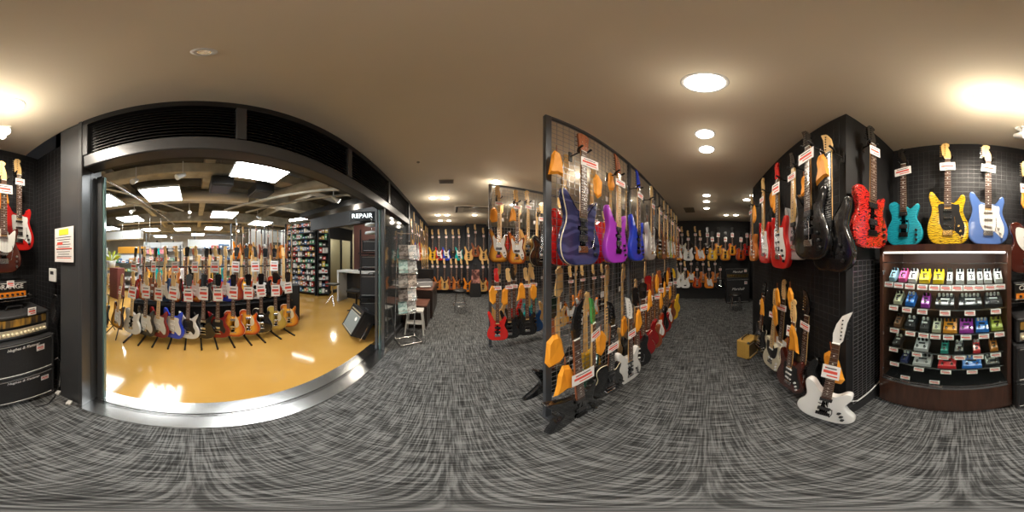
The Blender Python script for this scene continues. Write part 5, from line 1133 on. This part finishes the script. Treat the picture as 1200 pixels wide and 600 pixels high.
# black rack of amplifiers near the glass leaf
rk = thing('equipment_shelf', 'black shelf of stacked amplifier boxes beside the glass leaf', 'shelf', (-1.50, 2.90, 0), R(25))
for sx_ in (-1, 1): part('post', MB().bbox((sx_ * .26, .1, 1.0), (.03, .03, 2.0), .003), black_metal, rk)
for z in (.06, .62, 1.18, 1.50): part('shelf', MB().bbox((0, 0, z), (.54, .36, .02), .003), black_metal, rk)
def oncart(z, w, h, label, sc_=None, cl=None):
    cab('combo_amplifier', label, (-1.50, 2.90, z + .024), R(25), w, h, .26, cl or grille_black, sc_, .05, .8, cat='amplifier', handle=True)
oncart(1.51, .40, .22, 'small black combo on the top of the black shelf'); oncart(1.19, .46, .24, 'black combo on the second level of the black shelf')
oncart(.63, .48, .42, 'black combo on the third level of the black shelf'); oncart(.07, .48, .44, 'black combo at the bottom of the black shelf')
mb = MB(); mb.lathe([(.02, 0), (.16, .01), (.15, .05), (.03, .07)], 20)
for zz, n_ in ((2.02, 'upper'), (1.86, 'lower')):
    t = thing('display_dish', f'{n_} pale round lamp dish above the black shelf', 'lamp', (-1.45, 2.75, zz)); part('shade', MB().lathe([(.02, 0), (.13, .01), (.12, .05), (.03, .07)], 20), pbr('frosted', (.6, .65, .66), .2), t); part('rod', MB().cyl((0, 0, .06), (0, 0, .15), .006), chrome, t)
# grey grille combo tilted on floor
cb = cab('combo_amplifier', 'tilted combo amplifier with grey grille on the amber floor by the glass leaf', (-1.52, 2.22, .10), R(-38), .52, .46, .26, grille_grey, None, panel=.09, rx=R(-28))
part('control_panel', MB().box((0, -.122, .395), (.47, .008, .07)), black, cb)
for i in range(7): part('knob', MB().cyl((-.18 + i * .06, -.126, .395), (-.18 + i * .06, -.145, .395), .011, n=10), cream_m, cb)
part('badge', MB().cyl((.12, -.126, .27), (.12, -.130, .27), .035, n=20), card, cb)
for s_ in (-1, 1): part('tilt_leg', MB().box((s_ * .267, .05, .14), (.012, .02, .34)), chrome, cb)
# signs hanging in the big shop
t = thing('hanging_sign', 'pink hanging sign with dark lettering over the gadget shelf', 'sign', (-5.6, y_on(-5.6, 182), 1.62), R(90)); part('board', MB().bbox((0, 0, 0), (.62, .03, .19), .004), pbr('pink_sign', (.80, .30, .36), .5), t); text('エフェクト' if False else 'EFFECTOR', .11, pbr('maroon_ink', (.35, .02, .05), .5), t, (0, -.017, 0))
[part('rod', MB().cyl((q, 0, .09), (q, 0, 1.9), .004, n=5), steel, t) for q in (-.2, .2)]
t = thing('hanging_sign', 'long amber brown banner board beyond the loose guitars', 'sign', (-6.8, y_on(-6.8, 153), 1.72), R(90)); part('board', MB().bbox((0, 0, 0), (1.25, .04, .30), .004), pbr('amber_sign', (.48, .22, .02), .5), t); [part('rod', MB().cyl((q, 0, .15), (q, 0, 1.8), .004, n=5), steel, t) for q in (-.4, .4)]
struct('trim_8', MB().bbox((-7.2, -4.1, 2.45), (.4, 3.4, .40), .01), wtm, 'white bulkhead beyond the loose guitars', 'bulkhead')
t = thing('plant', 'bright green and yellow decorative foliage by the brown banner', 'plant', (*mpt(131, 4.9), 1.1))
part('pot', MB().lathe([(.0, 0), (.10, 0), (.13, .2), (0, .2)], 14), wtm, t); mb = MB(); rnd = random.Random(5)
for k in range(40):
    a = rnd.uniform(0, 6.28); e = rnd.uniform(.2, 1.3); d = Vector((math.cos(a) * math.cos(e), math.sin(a) * math.cos(e), math.sin(e))); o = Vector((0, 0, .2)); s2 = d.orthogonal().normalized() * .03; p = o + d * .18; q = o + d * .36
    mb.add([o, p + s2, q, p - s2], [(0, 1, 2, 3)], 0)
part('foliage', mb, pbr('lime_leaf', (.45, .50, .04), .5), t)
t = thing('cabinet', 'dark red brown cabinet beyond the loose guitars', 'cabinet', (*mpt(137, 5.6), 0), R(60)); t.scale = (.7, .7, .95); part('carcass', MB().bbox((0, 0, .55), (.75, .4, 1.1), .01), pbr('redbrown', (.14, .035, .03), .45), t); part('door', MB().bbox((0, -.21, .55), (.68, .02, 1.0), .004), pbr('redbrown', (0, 0, 0)), t)

# ceiling of the big shop: luminous panels, beams, ducts, pipes, spots
PZ = 3.0
PAN = [(308, 198, .88, .88), (190, 228.5, .88, .88), (121, 237, .88, .88), (262, 252, .88, .88), (153, 257, .88, .88), (177, 269.5, .88, .88), (214, 269, .88, .88), (250, 268, .88, .88), (232, 275, .88, .88), (188, 277, .88, .88), (128, 268, .88, .88), (305, 262, .88, .88)]
pn = ['nearest luminous panel, toward the repair counter', 'luminous panel over the middle of the front row', 'luminous panel near the left jamb', 'second-line luminous panel over the distant racks', 'second-line luminous panel over the loose guitars', 'third-line luminous panel over the white shelves', 'third-line luminous panel over the pink sign', 'third-line luminous panel over the middle rack', 'far luminous panel above the farthest rack', 'far luminous panel above the banner', 'side luminous panel by the white bulkhead', 'side luminous panel before the grey wall block']
for (px, py, sx_, sy_), lb in zip(PAN, pn):
    x, y = from_ceiling(px, py, PZ)
    t = thing('panel_light', lb, 'ceiling light', (x, y, PZ), 0, 'luminous ceiling panels of the big shop')
    if sx_ > sy_: sx_, sy_ = sy_, sx_
    part('frame', MB().bbox((0, 0, .03), (sx_ + .05, sy_ + .05, .05), .004), wtm, t); part('diffuser', MB().box((0, 0, -.0), (sx_, sy_, .012)), panel_em, t)
    for s_ in (-1, 1): part('rod', MB().cyl((s_ * sx_ / 3, 0, .05), (s_ * sx_ / 3, 0, 1.0), .005, n=5), steel, t)
for k, (a, b, w, h, z) in enumerate([((-3.3, -6), (-3.3, 9), .32, .26, 3.36), ((-5.2, -8), (-5.2, 9), .35, .5, 3.5), ((-8.2, -8), (-8.2, 9), .35, .5, 3.45), ((-11.5, -8), (-11.5, 9), .35, .5, 3.45)]):
    cxm, cym = (a[0] + b[0]) / 2, (a[1] + b[1]) / 2
    struct('trim_%d' % (9 + k), MB().bbox((cxm, cym, z), (w, abs(b[1] - a[1]), h), .02), beam_m, ['fireproofed beam nearest the shopfront', 'fireproofed beam over the front guitar row', 'fireproofed beam over the distant racks', 'fireproofed beam farthest across the shop'][k], 'beam')
mb = MB()
for k in range(46): mb.add([(-3.05, -3 + k * .14, 3.62), (-1.25, -3 + k * .14, 3.62), (-1.25, -2.96 + k * .14, 3.57), (-3.05, -2.96 + k * .14, 3.57), (-3.05, -2.92 + k * .14, 3.57), (-1.25, -2.92 + k * .14, 3.57), (-1.25, -2.88 + k * .14, 3.62), (-3.05, -2.88 + k * .14, 3.62), (-3.05, -2.86 + k * .14, 3.62), (-1.25, -2.86 + k * .14, 3.62)], [(0, 1, 2, 3), (3, 2, 5, 4), (4, 5, 6, 7), (7, 6, 9, 8)])
struct('trim_16', mb, duct_m, 'ribbed pale metal deck close inside the shopfront', 'ceiling deck')
for k, y in enumerate((-2.0, .3, 3.4)):
    struct('trim_%d' % (13 + k), MB().bbox((-8.0, y, 3.62), (13, .22, .28), .02), beam_m, ['cross beam over the loose guitars', 'cross beam over the middle of the front row', 'cross beam near the repair counter'][k], 'beam')
def pipe(name, pts, r, m, label, cat):
    return tag(part(name, MB().tube(pts, r, 12), m, None), label, cat, 'pipes and ducts under the raw ceiling')
pipe('air_duct', [(-4.75, -3.4, 3.3), (-4.75, 1.6, 3.3)], .17, duct_m, 'round silver duct over the front guitar row', 'duct')
pipe('air_duct', [(-4.3, 1.8, 3.15), (-2.4, 2.6, 3.15), (-1.6, 4.4, 3.15)], .13, beam_m, 'bent beige duct near the repair counter', 'duct')
pipe('ceiling_pipe', [(-4.8, .9, 2.86), (-1.9, 2.6, 2.86)], .035, beam_m, 'long beige pipe running toward the REPAIR sign', 'pipe')
pipe('ceiling_pipe', [(-5.2, 1.7, 2.95), (-2.0, 3.2, 2.95)], .03, beam_m, 'second beige pipe beside the long one', 'pipe')
pipe('ceiling_pipe', [(-2.6, -2.9, 3.05), (-5.8, -1.0, 3.05)], .03, beam_m, 'thin beige pipe crossing over the loose guitars', 'pipe')
pipe('ceiling_pipe', [(-2.5, -2.4, 3.10), (-5.8, -.4, 3.10)], .025, duct_m, 'thin silver pipe crossing over the loose guitars', 'pipe')
pipe('ceiling_pipe', [(-2.6, -1.6, 3.0), (-7.5, -.9, 2.9)], .02, steel, 'thin steel rail over the middle of the row', 'pipe')
acm = pbr('dark_unit', (.02, .02, .02), .5)
for x, y, z, lb in ((-3.4, .55, 3.05, 'square black ceiling unit above the front row'), (-3.5, 1.5, 3.05, 'square black ceiling unit near the bent duct')):
    t = thing('ceiling_fan_unit', lb, 'ceiling unit', (x, y, z)); part('housing', MB().bbox((0, 0, 0), (.55, .45, .22), .02), acm, t); part('grille', MB().box((0, 0, -.115), (.45, .35, .01)), dkm, t); [part('rod', MB().cyl((q, 0, .1), (q, 0, .95), .006, n=5), steel, t) for q in (-.2, .2)]
def spot(px, py, z, lb, aim, em=True, s=1.0):
    x, y = from_ceiling(px, py, z); t = thing('track_spotlight', lb, 'spotlight', (x, y, z), aim, 'spotlights of the big shop'); t.scale = (s, s, s)
    part('lamp_housing', MB().cyl((0, .08, .05), (0, -.08, -.05), .035, .06, 16), wtm, t); part('stem', MB().cyl((0, .04, .03), (0, .04, .35 / s), .01, n=6), wtm, t); part('lens', MB().cyl((0, -.078, -.049), (0, -.083, -.052), .052, n=16), spot_em if em else white, t)
for i, (px, py, z, em, s) in enumerate([(212, 206, 2.95, False, 1), (158, 212, 2.95, False, 1), (117, 224, 2.95, False, 1), (156, 247, 2.9, True, 1), (222, 248, 2.9, True, .8), (393, 233, 2.8, True, 1.1), (222, 254, 2.9, False, .8), (303, 255, 2.85, False, 1), (280, 270, 2.85, True, 1), (271, 274, 2.85, True, 1), (117, 268, 2.9, False, 1), (156, 274, 2.8, True, 1), (164, 277, 2.8, True, 1), (202, 278, 2.8, True, 1)]):
    spot(px, py, z, f'{"glowing" if em else "white"} spotlight under the raw ceiling, {ordinal(i)} of a scattered set from the jamb', R(90 + (i * 47) % 120 - 60), em, s)
tb = thing('tube_light', 'slanted white light box on top of the accessory shelf', 'light', (-4.85, 3.80, 2.86), a_); part('housing', MB().bbox((0, 0, 0), (1.1, .25, .10), .01), wtm, tb); part('diffuser', MB().box((0, -.13, -.01), (1.05, .01, .08)), panel_em, tb)
for nm, (x, y), e in (('office', (-4.9, 5.6), 60), ('counter', (-2.6, 4.0), 22)):
    t = thing('ceiling_downlight', f'round ceiling light over the {nm}', 'ceiling light', (x, y, 2.6 if nm == 'office' else 2.66)); part('lens', MB().cyl((0, 0, 0), (0, 0, -.01), .08, n=20), lens_warm, t); part('trim_ring', MB().lathe([(.08, .0), (.08, -.012), (.095, -.012), (.1, 0)], 24), white, t)
    l = bpy.data.lights.new('lamp', 'POINT'); l.energy = e; l.color = (1, .9, .75); l.shadow_soft_size = .06; link('lamp', l, t, (0, 0, -.06))

# ------------------------------------------------------------------ world and view
w = bpy.data.worlds.new('World'); sc.world = w; w.use_nodes = True
w.node_tree.nodes['Background'].inputs[0].default_value = (.02, .02, .022, 1)
sc.view_settings.view_transform = 'Standard'; sc.view_settings.look = 'None'; sc.view_settings.gamma = 1; sc.view_settings.use_curve_mapping = False
sc.view_settings.exposure = 0.4
try:
    sc.cycles.max_bounces = 8; sc.cycles.diffuse_bounces = 4; sc.cycles.glossy_bounces = 4; sc.cycles.transmission_bounces = 6; sc.cycles.sample_clamp_indirect = 6; sc.cycles.use_denoising = True
except Exception: pass

t = thing('guitar_case', 'black upright case closing the right end of the tiered stand', 'guitar case', (-2.85, 1.93, 0), R(60)); t.scale = (.8, .8, .86); part('shell', MB().bbox((0, 0, .50), (.42, .14, 1.0), .04), tolex, t); part('latch', MB().bbox((.0, -.074, .6), (.03, .01, .03), .002), steel, t); part('handle', MB().tube([(-.05, -.07, .45), (-.04, -.10, .45), (.04, -.10, .45), (.05, -.07, .45)], .007, 6), black, t)
